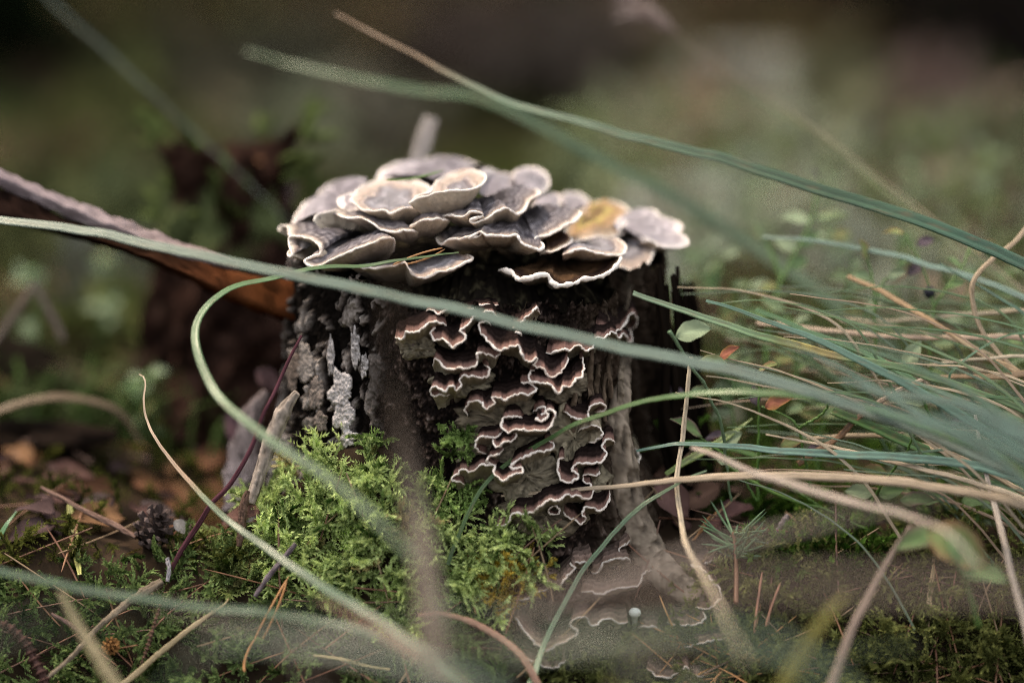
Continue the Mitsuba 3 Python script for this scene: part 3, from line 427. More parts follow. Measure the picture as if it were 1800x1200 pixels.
grass('green blade with a scorched yellow spot ending beside the splintered shell', [(1112, 514), (1200, 545), (1300, 580), (1400, 607), (1480, 627), (1600, 652), (1700, 682), (1800, 724), (1950, 820), (2080, 1000)], [-22, -18, -12, -6, 0], [10, 17, 15, 14, 13], [(0, (.15, .21, .13)), (.22, (.13, .21, .09)), (.285, (.40, .33, .09)), (.33, (.26, .2, .07)), (.36, (.12, .2, .08)), (1, G2)], seed=7)
grass('slim green blade above the scorched one', [(1330, 545), (1380, 565), (1420, 582), (1500, 612), (1580, 652), (1650, 702), (1720, 745), (1800, 790), (1950, 900), (2060, 1020)], [10, 4, 0, 0], [9, 14, 15, 15], solid_c((.09, .18, .075)), seed=8)
grass('thick dark green blade cut short at its left end on the right side', [(1462, 720), (1485, 730), (1560, 762), (1650, 803), (1750, 846), (1850, 892), (1960, 990), (2040, 1120)], [0, -2, -8, -20, -34], [18, 24, 27, 28], [(0, (.05, .10, .02)), (.1, (.05, .115, .025)), (.5, (.07, .14, .06)), (1, G3)], groove=.35, seed=9)
grass('blurred blue green blade sweeping right below the arching dark one', [(1340, 415), (1430, 424), (1520, 438), (1620, 460), (1720, 492), (1800, 524), (1900, 580), (2040, 740)], [45, 32, 18, 8], [6, 12, 13, 13], solid_c((.14, .21, .17)), seed=10)
grass('short slim teal blade near the right edge', [(1650, 462), (1700, 490), (1750, 520), (1810, 556), (1920, 650), (2020, 820)], [14, 8, 4], [4, 8, 10], solid_c((.08, .15, .10)), seed=11)
grass('hair thin green blade folded into a hook near the right edge', [(1812, 583), (1770, 592), (1725, 612), (1690, 640), (1669, 664), (1682, 692), (1722, 730), (1780, 772), (1900, 850), (1990, 990)], [4, 0, 0, -4], [3, 5, 5, 6], solid_c((.08, .17, .09)), seed=12)
grass('teal blade lying level across the stems at the right', [(1120, 792), (1165, 786), (1210, 781), (1300, 784), (1400, 793), (1500, 801), (1620, 808), (1750, 828), (1900, 900), (1990, 1010)], [-8, -16, -24, -28], [5, 16, 18, 16], solid_c((.12, .21, .165)), seed=13)
grass('thin arching blade crossing the lower crust shelves from the moss to the right', [(786, 992), (798, 955), (820, 902), (850, 852), (900, 808), (960, 774), (1010, 747), (1080, 718), (1150, 700), (1220, 692), (1320, 690), (1450, 702), (1600, 742), (1760, 810), (1950, 960)], [-26, -24, -22, -26, -36, -50, -60, -66], [7, 8, 9, 13, 17, 17, 16], [(0, (.04, .085, .025)), (.4, (.07, .15, .035)), (.7, (.085, .165, .05)), (1, G2)], seed=14)
grass('hair thin blade slanting over the brown crust fans at the bottom', [(905, 1260), (935, 1190), (960, 1125), (990, 1062), (1020, 1008), (1060, 958), (1100, 912), (1150, 872), (1200, 842), (1240, 826)], [-52, -34, -24, -22, -20, -26], [11, 9, 8, 8, 8, 3], solid_c((.13, .20, .12)), seed=15)
grass('broad blurred teal blade in the bundle at the right edge, upper one', [(1480, 668), (1560, 690), (1660, 706), (1760, 742), (1880, 800), (2000, 920)], [-78, -86, -90], [8, 24, 28], solid_c((.085, .135, .105)), seed=16)
grass('broad blurred teal blade in the bundle at the right edge, lower one', [(1420, 690), (1520, 712), (1620, 742), (1720, 772), (1840, 830), (1980, 960)], [-100, -106, -112], [8, 22, 27], solid_c((.075, .125, .095)), seed=17)
grass('blurred deep green blade in the bundle at the right edge, topmost one', [(1240, 528), (1330, 556), (1430, 594), (1520, 636), (1620, 690), (1740, 760), (1900, 870), (2020, 1010)], [-12, -22, -30, -36], [6, 16, 18, 20], solid_c((.07, .14, .10)), seed=18)
grass('low blurred green blade along the bottom left', [(-80, 985), (0, 1003), (120, 1030), (250, 1052), (420, 1072), (560, 1090), (700, 1130), (820, 1220)], [-88, -92, -96, -120], [11, 13, 12, 7], solid_c((.045, .085, .045)), seed=19)
grass('out of focus green blade close to the lens at the bottom centre', [(380, 1128), (480, 1128), (600, 1140), (720, 1165), (830, 1200), (960, 1290)], [-250, -265, -280], [6, 18, 16], solid_c((.09, .125, .095)), seed=20)
grass('out of focus grey green blade close to the lens under the crust fans', [(860, 1165), (980, 1128), (1100, 1108), (1220, 1105), (1330, 1120), (1460, 1190), (1560, 1300)], [-280, -285, -290], [6, 14, 12], solid_c((.085, .125, .08)), seed=21)
grass('short green blade tip at the left edge', [(-60, 985), (-10, 950), (12, 920), (28, 898)], [0, 0, 6], [14, 14, 9, 2], solid_c((.08, .19, .08)), seed=22)
grass('yellowing narrow blade standing blurred at the lower left', [(140, 1010), (133, 960), (128, 920), (124, 885)], [-10, 10, 16], [7, 15, 17, 8], solid_c((.36, .36, .11)), seed=23)
grass('yellow green blade out of focus at the lower right', [(1360, 1240), (1400, 1165), (1440, 1100), (1490, 1040)], [-130, -140, -150], [24, 24, 16, 4], solid_c((.33, .30, .09)), seed=24)
grass('faint green blade slanting behind the stems at the upper right', [(1290, 150), (1400, 212), (1500, 285), (1580, 352), (1680, 430), (1800, 520)], [140, 110, 70], [5, 9, 10, 10], solid_c((.12, .14, .06)), seed=25)
grass('short fresh green blade leaning over the pale leaf at the right', [(1170, 835), (1230, 800), (1280, 765), (1322, 735)], [2, 4, 8], [8, 16, 13, 2], solid_c((.17, .24, .06)), seed=26)
grass('fresh green blade pointing left from behind the root', [(1118, 796), (1150, 786), (1190, 778), (1260, 782), (1340, 800)], [20, 18, 14], [3, 11, 12, 10], solid_c((.08, .17, .03)), seed=27)
for i, (p, d, w, c, l) in enumerate([([(1480, 600), (1600, 640), (1720, 700), (1860, 800), (1960, 930)], [-50, -58], [4, 14, 16], (.06, .11, .06), 'blurred mid green blade of the right bundle, passing just above the upright oval leaf'),
    ([(1560, 655), (1680, 700), (1800, 770), (1940, 900)], [-30, -40], [4, 12, 14], (.09, .14, .09), 'pale green blade of the right bundle, crossing the foot of the upright oval leaf'),
    ([(1610, 680), (1700, 690), (1800, 706), (1920, 760), (2010, 900)], [-6, -10], [4, 8, 9], (.05, .115, .04), 'fresh green slim blade running almost level to the right edge'),
    ([(1520, 805), (1640, 790), (1760, 786), (1880, 810), (1990, 930)], [-16, -20], [4, 6, 7], (.06, .11, .07), 'thread thin teal blade running level at the right, below the bundle'),
    ([(1590, 735), (1700, 742), (1820, 790), (1950, 900)], [-116, -120], [5, 18, 20], (.07, .12, .095), 'most blurred broad teal blade at the right edge'),
    ([(1380, 600), (1500, 660), (1640, 742), (1780, 830), (1900, 960)], [-66, -76], [4, 15, 16], (.08, .13, .095), 'blurred blade slanting through the middle of the right bundle'),
    ([(1640, 560), (1720, 575), (1800, 588), (1900, 640), (1980, 800)], [30, 24], [4, 7, 8], (.05, .075, .035), 'dull dark green blade between the level stalks at the right edge')]):
    grass(l, p, d, w, solid_c(c), seed=40 + i)
rg = np.random.default_rng(44)
for i in range(22):
    x0, y0 = rg.uniform(1230, 1620), rg.uniform(520, 760); L = rg.uniform(220, 420); sl = rg.uniform(-.1, .5); d = rg.uniform(16, 110)
    grass('slim blurred blade in the tangle behind the right bundle', [(x0, y0), (x0 + L * .35, y0 + L * .35 * sl - 12), (x0 + L * .7, y0 + L * .7 * sl), (x0 + L, y0 + L * sl + 40), (x0 + L * 1.25, y0 + L * sl + 160)], [d, d - 8], [3, rg.uniform(5, 11), rg.uniform(5, 10)],
          solid_c([(.10, .15, .06), (.13, .18, .11), (.24, .20, .13), (.08, .13, .06)][i % 4]), seed=60 + i, group='blurred blades behind the right bundle', n=50, sides=8)
for i in range(64):
    x0, y0 = rg.uniform(1180, 1600), rg.uniform(500, 860); L = rg.uniform(260, 480); sl = rg.uniform(-.05, .42); d = rg.uniform(-26, 40)
    grass('thin blade or straw in the dense tangle of the right bundle', [(x0, y0), (x0 + L * .35, y0 + L * .35 * sl - 10), (x0 + L * .7, y0 + L * .7 * sl), (x0 + L, y0 + L * sl + 40), (x0 + L * 1.25, y0 + L * sl + 160)], [d, d - 8], [2, rg.uniform(3, 7), rg.uniform(3, 7)],
          solid_c([(.09, .15, .06), (.11, .16, .10), (.34, .27, .18), (.30, .21, .14), (.07, .13, .05)][i % 5]), seed=90 + i, group='thin blades of the right tangle', n=50, sides=8)
for i in range(13):
    x0 = rg.uniform(-60, 1700); y0 = rg.uniform(1050, 1140); L = rg.uniform(300, 620); s_ = rg.choice([-1, 1]); d = rg.uniform(-290, -190)
    grass('wide blurred blade out of focus across the bottom foreground', [(x0, y0), (x0 + s_ * L * .35, y0 + rg.uniform(-15, 35)), (x0 + s_ * L * .7, y0 + rg.uniform(20, 70)), (x0 + s_ * L, y0 + 190)], [d, d - 20], [2, rg.uniform(5, 9), rg.uniform(5, 8), 5],
          solid_c([(.045, .07, .036), (.10, .072, .055), (.04, .062, .032), (.085, .065, .04)][i % 4]), seed=130 + i, group='blurred blades across the bottom foreground', n=50, sides=8)
# dry stalks
stalk('long pale dry stalk lying level across the root and out to the right edge', [(880, 871), (1000, 862), (1100, 852), (1200, 843), (1300, 838), (1450, 838), (1600, 850), (1720, 870), (1800, 886), (1950, 940), (2080, 1050)], [-16, -26, -38, -52, -60], [4, 10, 15, 17, 18, 18], solid_c(ST), seed=1)
stalk('upright pale dry stalk standing just right of the root', [(1216, 628), (1208, 690), (1197, 780), (1190, 850), (1195, 915), (1206, 960), (1228, 1000), (1262, 1060), (1310, 1160)], [-8, -12, -26, -80, -190], [7, 9, 9, 7, 4], solid_c((.45, .37, .27)), seed=2)
stalk('thin curly tan stalk hooked like a question mark at the right edge', [(1830, 370), (1785, 422), (1740, 460), (1714, 492), (1711, 524), (1722, 570), (1748, 610), (1785, 648), (1840, 700), (1930, 820)], [16, 8, 6, 0], [9, 9, 8, 9], solid_c((.36, .27, .18)), seed=3)
stalk('tan stalk slanting down to the right edge behind the curly one', [(1490, 485), (1540, 508), (1585, 535), (1622, 558), (1680, 592), (1740, 630), (1810, 668), (1920, 760)], [26, 16, 6, 0], [9, 11, 12, 12], [(0, (.34, .22, .12)), (.4, (.34, .22, .12)), (.45, (.45, .33, .2)), (1, (.33, .22, .13))], seed=4)
stalk('level pinkish dry stalk at right, lower of two', [(1330, 568), (1400, 574), (1460, 580), (1560, 589), (1700, 594), (1820, 602), (1980, 700)], [40, 26, 14, 8], [8, 10, 11, 10], solid_c((.42, .31, .23)), seed=5)
stalk('level pale dry stalk at right, upper of two', [(1470, 562), (1560, 566), (1660, 558), (1740, 552), (1830, 552), (1960, 620)], [40, 26, 16], [5, 9, 9], solid_c((.40, .33, .23)), seed=6)
stalk('thick rough brown stalk ending level at the right edge', [(1655, 662), (1700, 661), (1750, 661), (1830, 662), (1950, 730)], [8, 2, 0], [8, 15, 17], solid_c((.32, .21, .12)), seed=7, rough=.6)
stalk('straw stalk crossing straight under the upright leaf', [(1630, 642), (1680, 634), (1740, 630), (1830, 632), (1930, 700)], [6, 2, 0], [5, 7, 6], solid_c((.46, .38, .27)), seed=8)
stalk('brown bristly stalk slanting up to the right among the stems', [(1402, 818), (1440, 792), (1475, 765), (1500, 742), (1560, 700), (1624, 664)], [4, 0, -4], [12, 12, 10, 8], [(0, (.2, .11, .06)), (.5, (.2, .11, .06)), (.7, (.3, .22, .16)), (1, (.34, .27, .2))], seed=9, rough=.6)
stalk('pale stalk with a sharp left tip above the long level one', [(1348, 764), (1400, 774), (1450, 783), (1520, 797), (1570, 810), (1680, 838), (1800, 880), (1930, 960)], [0, -6, -26, -40], [3, 8, 10, 11], solid_c((.45, .36, .26)), seed=10)
stalk('tan stalk passing under the thick dark green blade', [(1420, 768), (1500, 764), (1580, 772), (1650, 790), (1720, 822), (1810, 872), (1930, 950)], [8, 0, -12, -24], [8, 9, 11, 12], solid_c((.38, .29, .19)), seed=11)
stalk('blurred pinkish stalk slanting down from beside the root', [(1215, 788), (1260, 802), (1320, 828), (1400, 852), (1500, 884), (1600, 908), (1660, 930), (1720, 990)], [-45, -70, -90, -130], [7, 13, 11, 3], solid_c((.36, .29, .24)), seed=12)
stalk('wide blurred brown stalk rising in front of the stump', [(772, 1210), (758, 1080), (744, 960), (732, 890), (712, 800), (694, 710), (684, 610), (690, 520), (708, 430), (730, 350)], [-215, -205, -200, -215, -260, -300], [26, 27, 26, 23, 15, 12, 9, 3], solid_c((.19, .145, .115)), seed=13, flat=.4)
stalk('wide blurred brown stalk lying level across the lower right', [(880, 1062), (1000, 1046), (1120, 1034), (1250, 1027), (1420, 1028), (1600, 1030), (1800, 1036), (2000, 1080), (2150, 1200)], [-300, -320, -325, -330], [4, 10, 13, 12, 10], solid_c((.21, .16, .13)), seed=14, flat=.5)
stalk('blurred brown stalk rising to the right over the pine seedling', [(900, 1092), (1000, 1045), (1120, 1000), (1250, 962), (1380, 930), (1500, 905), (1640, 880)], [-240, -225, -205, -190], [4, 11, 10, 8, 3], solid_c((.20, .16, .135)), seed=15, flat=.5)
stalk('out of focus reddish brown stalk at the bottom centre', [(560, 1050), (620, 1078), (690, 1118), (760, 1165), (860, 1250)], [-150, -165, -180], [4, 13, 14], solid_c((.24, .14, .10)), seed=16, flat=.5)
stalk('grey stalk standing blurred at the lower right edge', [(1716, 730), (1726, 790), (1746, 880), (1764, 950), (1792, 1060), (1830, 1200)], [-14, -26, -50, -80], [6, 9, 11, 14], solid_c((.33, .28, .24)), seed=17)
stalk('blurred brown stalk slanting down left at the lower right', [(1600, 925), (1570, 968), (1530, 1040), (1490, 1130), (1450, 1230)], [-50, -64, -80], [6, 13, 16], solid_c((.21, .15, .12)), seed=18)
stalk('short split straw standing in the moss at the lower right', [(1641, 972), (1638, 1010), (1633, 1060), (1626, 1122)], [-8, -12, -18], [3, 10, 11, 8], solid_c((.40, .30, .17)), seed=19)
stalk('tan stalk lying in the moss at the bottom left', [(200, 1215), (246, 1180), (318, 1115), (360, 1085), (392, 1062), (402, 1050)], [-34, -26, -18], [11, 11, 10, 3], solid_c((.21, .165, .09)), seed=20)
stalk('blurred olive stalk out of focus at the bottom left', [(108, 1040), (140, 1105), (180, 1165), (230, 1240)], [-96, -112], [8, 19, 22], solid_c((.20, .165, .09)), seed=21)
stalk('reddish brown stalk bent like a bow at the bottom centre', [(735, 1082), (780, 1080), (830, 1094), (880, 1122), (920, 1158), (960, 1230)], [-40, -36, -46], [6, 12, 13, 10], solid_c((.25, .14, .10)), seed=22)
stalk('brown dry blade arching in the shade at the left edge', [(-60, 745), (0, 721), (60, 704), (120, 699), (175, 708), (215, 730), (250, 780)], [70, 76, 84, 90], [12, 16, 17, 14, 6], solid_c((.165, .115, .07)), seed=23, flat=.3)
stalk('dim forked brown stalk behind at the left edge, rising limb', [(-30, 622), (10, 575), (40, 530), (60, 498)], [120, 124], [14, 15, 13], solid_c((.085, .062, .05)), seed=24)
stalk('dim brown stalk hanging from the fork at the left edge', [(60, 498), (80, 535), (100, 570), (112, 600)], [124, 120], [13, 16, 14], solid_c((.085, .062, .05)), seed=25)
stalk('pale blurred stub of straw standing behind the top of the rosette', [(722, 345), (732, 300), (744, 255), (758, 205)], [105, 105], [30, 32, 34, 32], solid_c((.42, .37, .345)), seed=26, flat=.4)
stalk('thin wiry straw slanting across the bottom left corner of the moss', [(548, 1152), (600, 1160), (640, 1171), (685, 1175)], [-30, -30], [4, 6, 6, 4], solid_c((.30, .24, .12)), seed=27)
k = thing('grass_panicle', 'dry feathery grass head hanging blurred at the top, right of centre', 'grass seed head')
r = np.random.default_rng(5); C = crom(np.array([(1060, -40, 150), (1120, 5, 150), (1170, 40, 150), (1200, 70, 148), (1300, 140, 138), (1420, 220, 120), (1580, 340, 90), (1750, 470, 50), (1950, 640, 20)], float), 90)
v, f = tube(at(C[:, 0], C[:, 1], C[:, 2]), 4.2 * .188e-3 / 2, 6); put('stem', v, f, (.2, .165, .11), 'straw_mat', k)
for i in range(22):
    t = i / 22; b = at(1195 - 130 * t, 62 - 98 * t, 148); e = b + np.array([-.010, .0, .004 + .008 * r.uniform(-1, 1)]) * r.uniform(.7, 1.6) + r.normal(0, .0015, 3)
    v, f = tube(np.linspace(b, e, 7), np.array([.3, .9, 1.5, 1.6, 1.2, .8, .2]) * .0008, 6); put('spikelet', v, f, (.30, .22, .19), 'straw_mat', k)

# sticks, twigs, cone, bark slab
def stick(name, label, cat, pts, dd, w, col, seed=0, flat=.9, rough=.5, bumps=0.0, n=150, group=None):
    C = crom(np.column_stack([np.array(pts, float), np.interp(np.linspace(0, 1, len(pts)), np.linspace(0, 1, len(dd)), dd)]), n)
    t = np.linspace(0, 1, n); R = np.interp(t, np.linspace(0, 1, len(w)), w) * .188e-3 / 2
    v, f = tube(at(C[:, 0], C[:, 1], C[:, 2]), R, 20, flat, up=UPV - FWD)
    ph = np.r_[np.tile(np.arange(20) * .31416, n), 0, 0]; tl = np.r_[np.repeat(t, 20), 0, 1]
    q = np.clip(1.7 * meshkit.fbm(np.stack([np.cos(ph) * 4, np.sin(ph) * 4, tl * 9 + seed], -1), 4, seed) - .35, 0, 1)[:, None]; q3 = meshkit.fbm(v * 260, 3, seed + 1)[:, None]
    c0 = np.vstack([np.repeat(at(C[:, 0], C[:, 1], C[:, 2]), 20, 0), at(C[:1, 0], C[:1, 1], C[:1, 2]), at(C[-1:, 0], C[-1:, 1], C[-1:, 2])])
    v = c0 + (v - c0) * (1 + rough * (q - .5) + rough * (q3 - .5) + bumps * np.maximum(0, np.sin(tl * 88))[:, None])
    return tag(put(name, v, f, np.array(col) * (.2 + 1.5 * q), 'wood_mat'), label, cat, group)
stick('stick', 'short broken grey stick leaning on the left foot of the stump', 'stick', [(522, 690), (505, 712), (488, 745), (470, 790), (452, 850), (440, 885)], [-6, -4, -4, -6], [14, 27, 27, 25, 22, 18], (.31, .26, .225), 1, rough=.35)
stick('stick', 'thick grey stub of wood standing blurred between the two stumps', 'stick', [(470, 690), (448, 720), (432, 780), (425, 850), (420, 905)], [50, 48, 44, 36], [18, 46, 56, 66, 60], (.28, .225, .22), 2)
stick('twig', 'thin wine red twig slanting up against the left side of the stump', 'twig', [(530, 590), (508, 632), (482, 690), (462, 730), (440, 790), (405, 850), (372, 885), (350, 920), (322, 962), (300, 1002)], [-8, -14, -18, -14, -10], [5, 6, 7, 8, 9, 10, 9], (.085, .035, .045), 3, rough=.15)
stick('stick', 'dark mossy stick leaning up beside the short broken one', 'stick', [(436, 862), (428, 890), (424, 930), (420, 960)], [-8, -10], [8, 16, 14, 8], (.11, .07, .055), 4)
stick('twig', 'thin brown twig lying in the litter at the left', 'twig', [(72, 856), (110, 876), (150, 898), (200, 922), (240, 944)], [14, 6, 0], [5, 8, 10, 11, 9], (.17, .11, .09), 5)
stick('twig', 'twig with a lichen crusted upper end rising from the bottom left corner', 'twig', [(60, 1215), (90, 1185), (130, 1150), (165, 1110), (205, 1075), (245, 1045), (285, 1022)], [-34, -30, -26, -20], [6, 7, 8, 9, 14, 16], (.20, .16, .12), 6, bumps=.25)
stick('twig', 'dark knobbly spruce twig in the bottom left corner', 'twig', [(-20, 1090), (20, 1105), (45, 1130), (62, 1160), (76, 1190), (88, 1230)], [-30, -30, -34], [12, 12, 13, 12], (.07, .04, .035), 7, bumps=.8)
stick('twig', 'short violet brown twig slanting through the gap in the moss', 'twig', [(520, 955), (495, 985), (470, 1015), (448, 1048)], [-22, -24, -26], [8, 9, 9, 7], (.13, .105, .12), 8)
stick('twig', 'pale forked twig end in the dark litter', 'twig', [(294, 980), (297, 1000), (294, 1022)], [-12, -14], [8, 8, 6], (.34, .31, .33), 9)
stick('twig', 'grey lichen covered twig lying in the dark moss at the lower right', 'twig', [(1352, 968), (1375, 962), (1410, 972), (1450, 980), (1480, 978)], [0, -2], [8, 12, 11, 7], (.24, .21, .21), 10, bumps=.4)
stick('twig', 'short grey twig standing by the pine seedling', 'twig', [(1302, 1050), (1312, 1015), (1340, 975), (1360, 945), (1385, 905)], [-6, -2, 4], [5, 9, 10, 9], (.22, .19, .2), 11, bumps=.3)
stick('twig', 'small brown twig in the moss at the bottom left', 'twig', [(90, 1078), (115, 1092), (140, 1110), (162, 1128)], [-26, -26], [5, 8, 7, 4], (.16, .10, .09), 12)
stick('twig', 'thin dark beaded twig hanging in the moss at the bottom left', 'twig', [(282, 1062), (272, 1095), (258, 1140), (248, 1168)], [-28, -28], [3, 4, 5, 3], (.10, .06, .045), 13, bumps=1.2)
# cones: lumpy scale-covered bodies
def cone(label, px, py, dd, L, Wd, ax, col, seed):
    k = thing('pine_cone', label, 'pine cone'); c = at(px, py, dd); ax = np.array(ax, float); ax /= np.linalg.norm(ax)
    e1 = np.cross(ax, [0, 0, 1.0]); e1 /= np.linalg.norm(e1); e2 = np.cross(ax, e1); r = np.random.default_rng(seed)
    P = np.linspace(c - ax * L / 2, c + ax * L / 2, 14); v, f = tube(P, Wd / 2 * .7 * np.sin(np.linspace(.35, 2.95, 14)), 10); put('core', v, f, np.array(col) * .4, 'wood_mat', k)
    for i in range(46):
        t = i / 45; a = i * 2.39996; rad = Wd / 2 * math.sin(.35 + 2.6 * t); o = c + ax * L * (t - .5); d = e1 * math.cos(a) + e2 * math.sin(a); s = .32 * Wd * r.uniform(.8, 1.2)
        b = o + d * rad * .45; tip = o + d * (rad + .1 * Wd) + ax * s * .8; sd = np.cross(ax, d) * s * .5
        V = np.array([b - sd * .6, b + sd * .6, tip + sd * .7 - ax * s * .2, tip + ax * s * .1, tip - sd * .7 - ax * s * .2, tip + d * s * .25 - ax * s * .3]); F = [(0, 1, 5), (1, 2, 5), (2, 3, 5), (3, 4, 5), (4, 0, 5), (0, 1, 2), (0, 2, 3), (0, 3, 4)]
        put('scale', V, np.array(F), np.array(col) * r.uniform(.5, 1.4), 'wood_mat', k, smooth=False)
cone('weathered dark pine cone half buried in the litter at the left', 268, 932, 2, .014, .011, (.4, -.3, .8), (.10, .075, .07), 1)
cone('tiny chestnut brown cone in the moss at the bottom left', 193, 1136, -28, .0055, .0046, (.5, -.4, .4), (.26, .13, .05), 2)
# split branch with an orange inside, lying against the stump from the left
k = thing('split_branch', 'split branch with pale grey top and orange inside, lying against the stump from the left', 'branch')
def prism(rows, name, col, seed, n=70, par=None):
    """rows: lists of (px, py, dd) along the branch, one per corner of its section"""
    Cs = [crom(np.array(r_, float), n) for r_ in rows]; W = np.stack([at(c[:, 0], c[:, 1], c[:, 2]) for c in Cs], 1); m = W.shape[1]
    Q = np.concatenate([W + (np.roll(W, -1, 1) - W) * s for s in (0, .25, .5, .75)], 1)[:, np.argsort(np.tile(np.arange(m), 4) + np.repeat([0, .25, .5, .75], m))]
    v = Q.reshape(-1, 3); g = meshkit.fbm(v * np.array([60, 200, 400]), 4, seed)[:, None]; g5 = meshkit.fbm(v * np.array([90, 700, 700]), 3, seed + 1)[:, None]; v = v + (g - .5) * np.array([0, -.004, .004]) + (g5 - .5) * np.array([0, -.003, .003]); g = np.clip(1.6 * g5 - .3 + .4 * (g - .5), 0, 1)
    i, j = np.meshgrid(np.arange(n - 1), np.arange(m * 4), indexing='ij'); J = (j + 1) % (m * 4); M4 = m * 4
    f = np.stack([i * M4 + j, i * M4 + J, (i + 1) * M4 + J, (i + 1) * M4 + j], -1).reshape(-1, 4)
    v = np.vstack([v, Q[0].mean(0), Q[-1].mean(0)]); e = np.arange(M4)
    F = np.vstack([tri(f), np.stack([0 * e + len(v) - 2, e, (e + 1) % M4], 1), np.stack([0 * e + len(v) - 1, (n - 1) * M4 + e, (n - 1) * M4 + (e + 1) % M4], 1)])
    t = np.r_[np.repeat(np.linspace(0, 1, n), M4), 0, 1]
    return put(name, v, F, lut(col, t) * (.5 + np.r_[g[:, 0], .5, .5])[:, None], 'wood_mat', par)
prism([[(-120, 255, 42), (0, 300, 40), (150, 358, 34), (300, 415, 30), (420, 462, 34)], [(-120, 262, 34), (0, 310, 32), (150, 378, 26), (300, 436, 24), (420, 470, 28)], [(-120, 280, 36), (0, 330, 34), (150, 396, 28), (300, 450, 26), (420, 480, 30)], [(-120, 268, 46), (0, 316, 44), (150, 380, 38), (300, 440, 36), (420, 478, 40)]], 'weathered_face', [(0, .17, .135, .15), (.5, .24, .195, .205), (1, .20, .15, .14)], 3, par=k)
prism([[(-120, 292, 36), (0, 330, 34), (150, 398, 28), (300, 448, 26), (420, 478, 26), (530, 498, 30)], [(-120, 362, 30), (0, 385, 28), (150, 416, 24), (280, 462, 22), (420, 530, 22), (530, 566, 26)], [(-120, 372, 52), (0, 392, 50), (150, 424, 46), (280, 470, 44), (420, 536, 44), (530, 572, 46)], [(-120, 296, 58), (0, 336, 56), (150, 402, 50), (300, 452, 48), (420, 482, 48), (530, 500, 50)]], 'orange_wood', [(0, .012, .007, .006), (.35, .016, .009, .007), (.6, .035, .016, .009), (.75, .06, .022, .010), (.9, .10, .035, .013), (1, .07, .024, .010)], 4, par=k)
tag(prism([[(-140, 600, 170), (0, 592, 165), (70, 606, 160), (118, 640, 160)], [(-140, 690, 165), (0, 690, 160), (70, 684, 156), (118, 668, 156)], [(-140, 690, 200), (0, 690, 200), (70, 684, 190), (118, 668, 184)], [(-140, 610, 205), (0, 600, 200), (70, 614, 192), (118, 648, 186)]], 'shade_filler', [(0, .010, .008, .006), (1, .012, .009, .007)], 7), 'added black shade log end in the shade at the left edge, upper of two', 'filler')  # near-black block added to stand for a shaded recess
tag(prism([[(-140, 742, 105), (0, 738, 100), (120, 742, 96), (205, 752, 94)], [(-140, 800, 100), (0, 798, 96), (120, 790, 92), (205, 772, 90)], [(-140, 800, 130), (0, 798, 126), (120, 790, 120), (205, 772, 112)], [(-140, 746, 134), (0, 742, 130), (120, 746, 124), (205, 758, 114)]], 'shade_filler', [(0, .012, .009, .007), (1, .016, .011, .009)], 8), 'added black shade log under the arching brown blade at the left edge', 'filler')  # second added block, dark colour standing for shade
# the second, mossy stump behind on the left
k = thing('mossy_stump', 'dark decayed stump with mossy broken top, blurred behind on the left', 'tree stump')
c2 = at(415, 600, 175); a = np.linspace(-np.pi, np.pi, 160, endpoint=False); s = np.linspace(0, 1, 90); A3, S3 = np.meshgrid(a, s, indexing='ij')
h = .108 + .020 * (nz(np.stack([np.sin(A3) * 1.6, np.cos(A3) * 1.6, A3 * 0], -1), 61, 3) - .5) * 2; Z3 = -.03 + S3 * (h + .03)
R3 = (.029 + .020 * np.exp(-np.clip(Z3, 0, 1) / .040)) * (1 + .9 * (nz(np.stack([np.sin(A3) * 3, np.cos(A3) * 3, Z3 * 45], -1), 62, 4) - .5)) * (1 - .25 * S3)
v = np.stack([c2[0] + R3 * np.sin(A3), c2[1] - R3 * np.cos(A3), Z3], -1)
m = nz(v * 70, 63, 3); m2 = nz(v * 38 + 4, 64, 3)
c = lut([(0, .006, .004, .004), (.5, .017, .009, .007), (1, .10, .055, .042)], nz(v * 200, 65, 3)); gr = (sstep(.56, .64, m2) * sstep(.04, .08, Z3))[..., None]; c = c * (1 - gr) + gr * np.array([.085, .105, .045]) * (.5 + m[..., None])
tp = v[:, -1].mean(0); vv = np.vstack([v.reshape(-1, 3), tp - np.array([0, 0, .02])]); cap = np.stack([np.arange(160) * 90 + 89, (np.arange(160) + 1) % 160 * 90 + 89, np.full(160, len(vv) - 1)], 1)
put('trunk', vv, np.vstack([tri(gridf(160, 90, True)), cap]), np.vstack([c.reshape(-1, 3), [[.02, .012, .01]]]), 'bark_mat', k)
r = np.random.default_rng(8); parts = []
for i in range(110):
    a0 = r.uniform(-np.pi, np.pi); z0 = .07 + .05 * r.uniform() ** .7; R0 = .030; b = np.array([c2[0] + R0 * np.sin(a0), c2[1] - R0 * np.cos(a0), z0])
    if meshkit.fbm(b * 42, 3, 66) < .5: continue
    e = b + np.array([np.sin(a0), -np.cos(a0), .6]) * r.uniform(.004, .011) + r.normal(0, .003, 3); parts.append((*tube(np.linspace(b, e, 4), np.array([.0016, .0022, .0016, .0003]), 5), np.array([.10, .13, .045]) * r.uniform(.5, 1.5)))
labels[put('moss', *join(parts), 'moss_mat', k)] = {'label': 'olive moss tufts on the second stump', 'kind': 'stuff'}
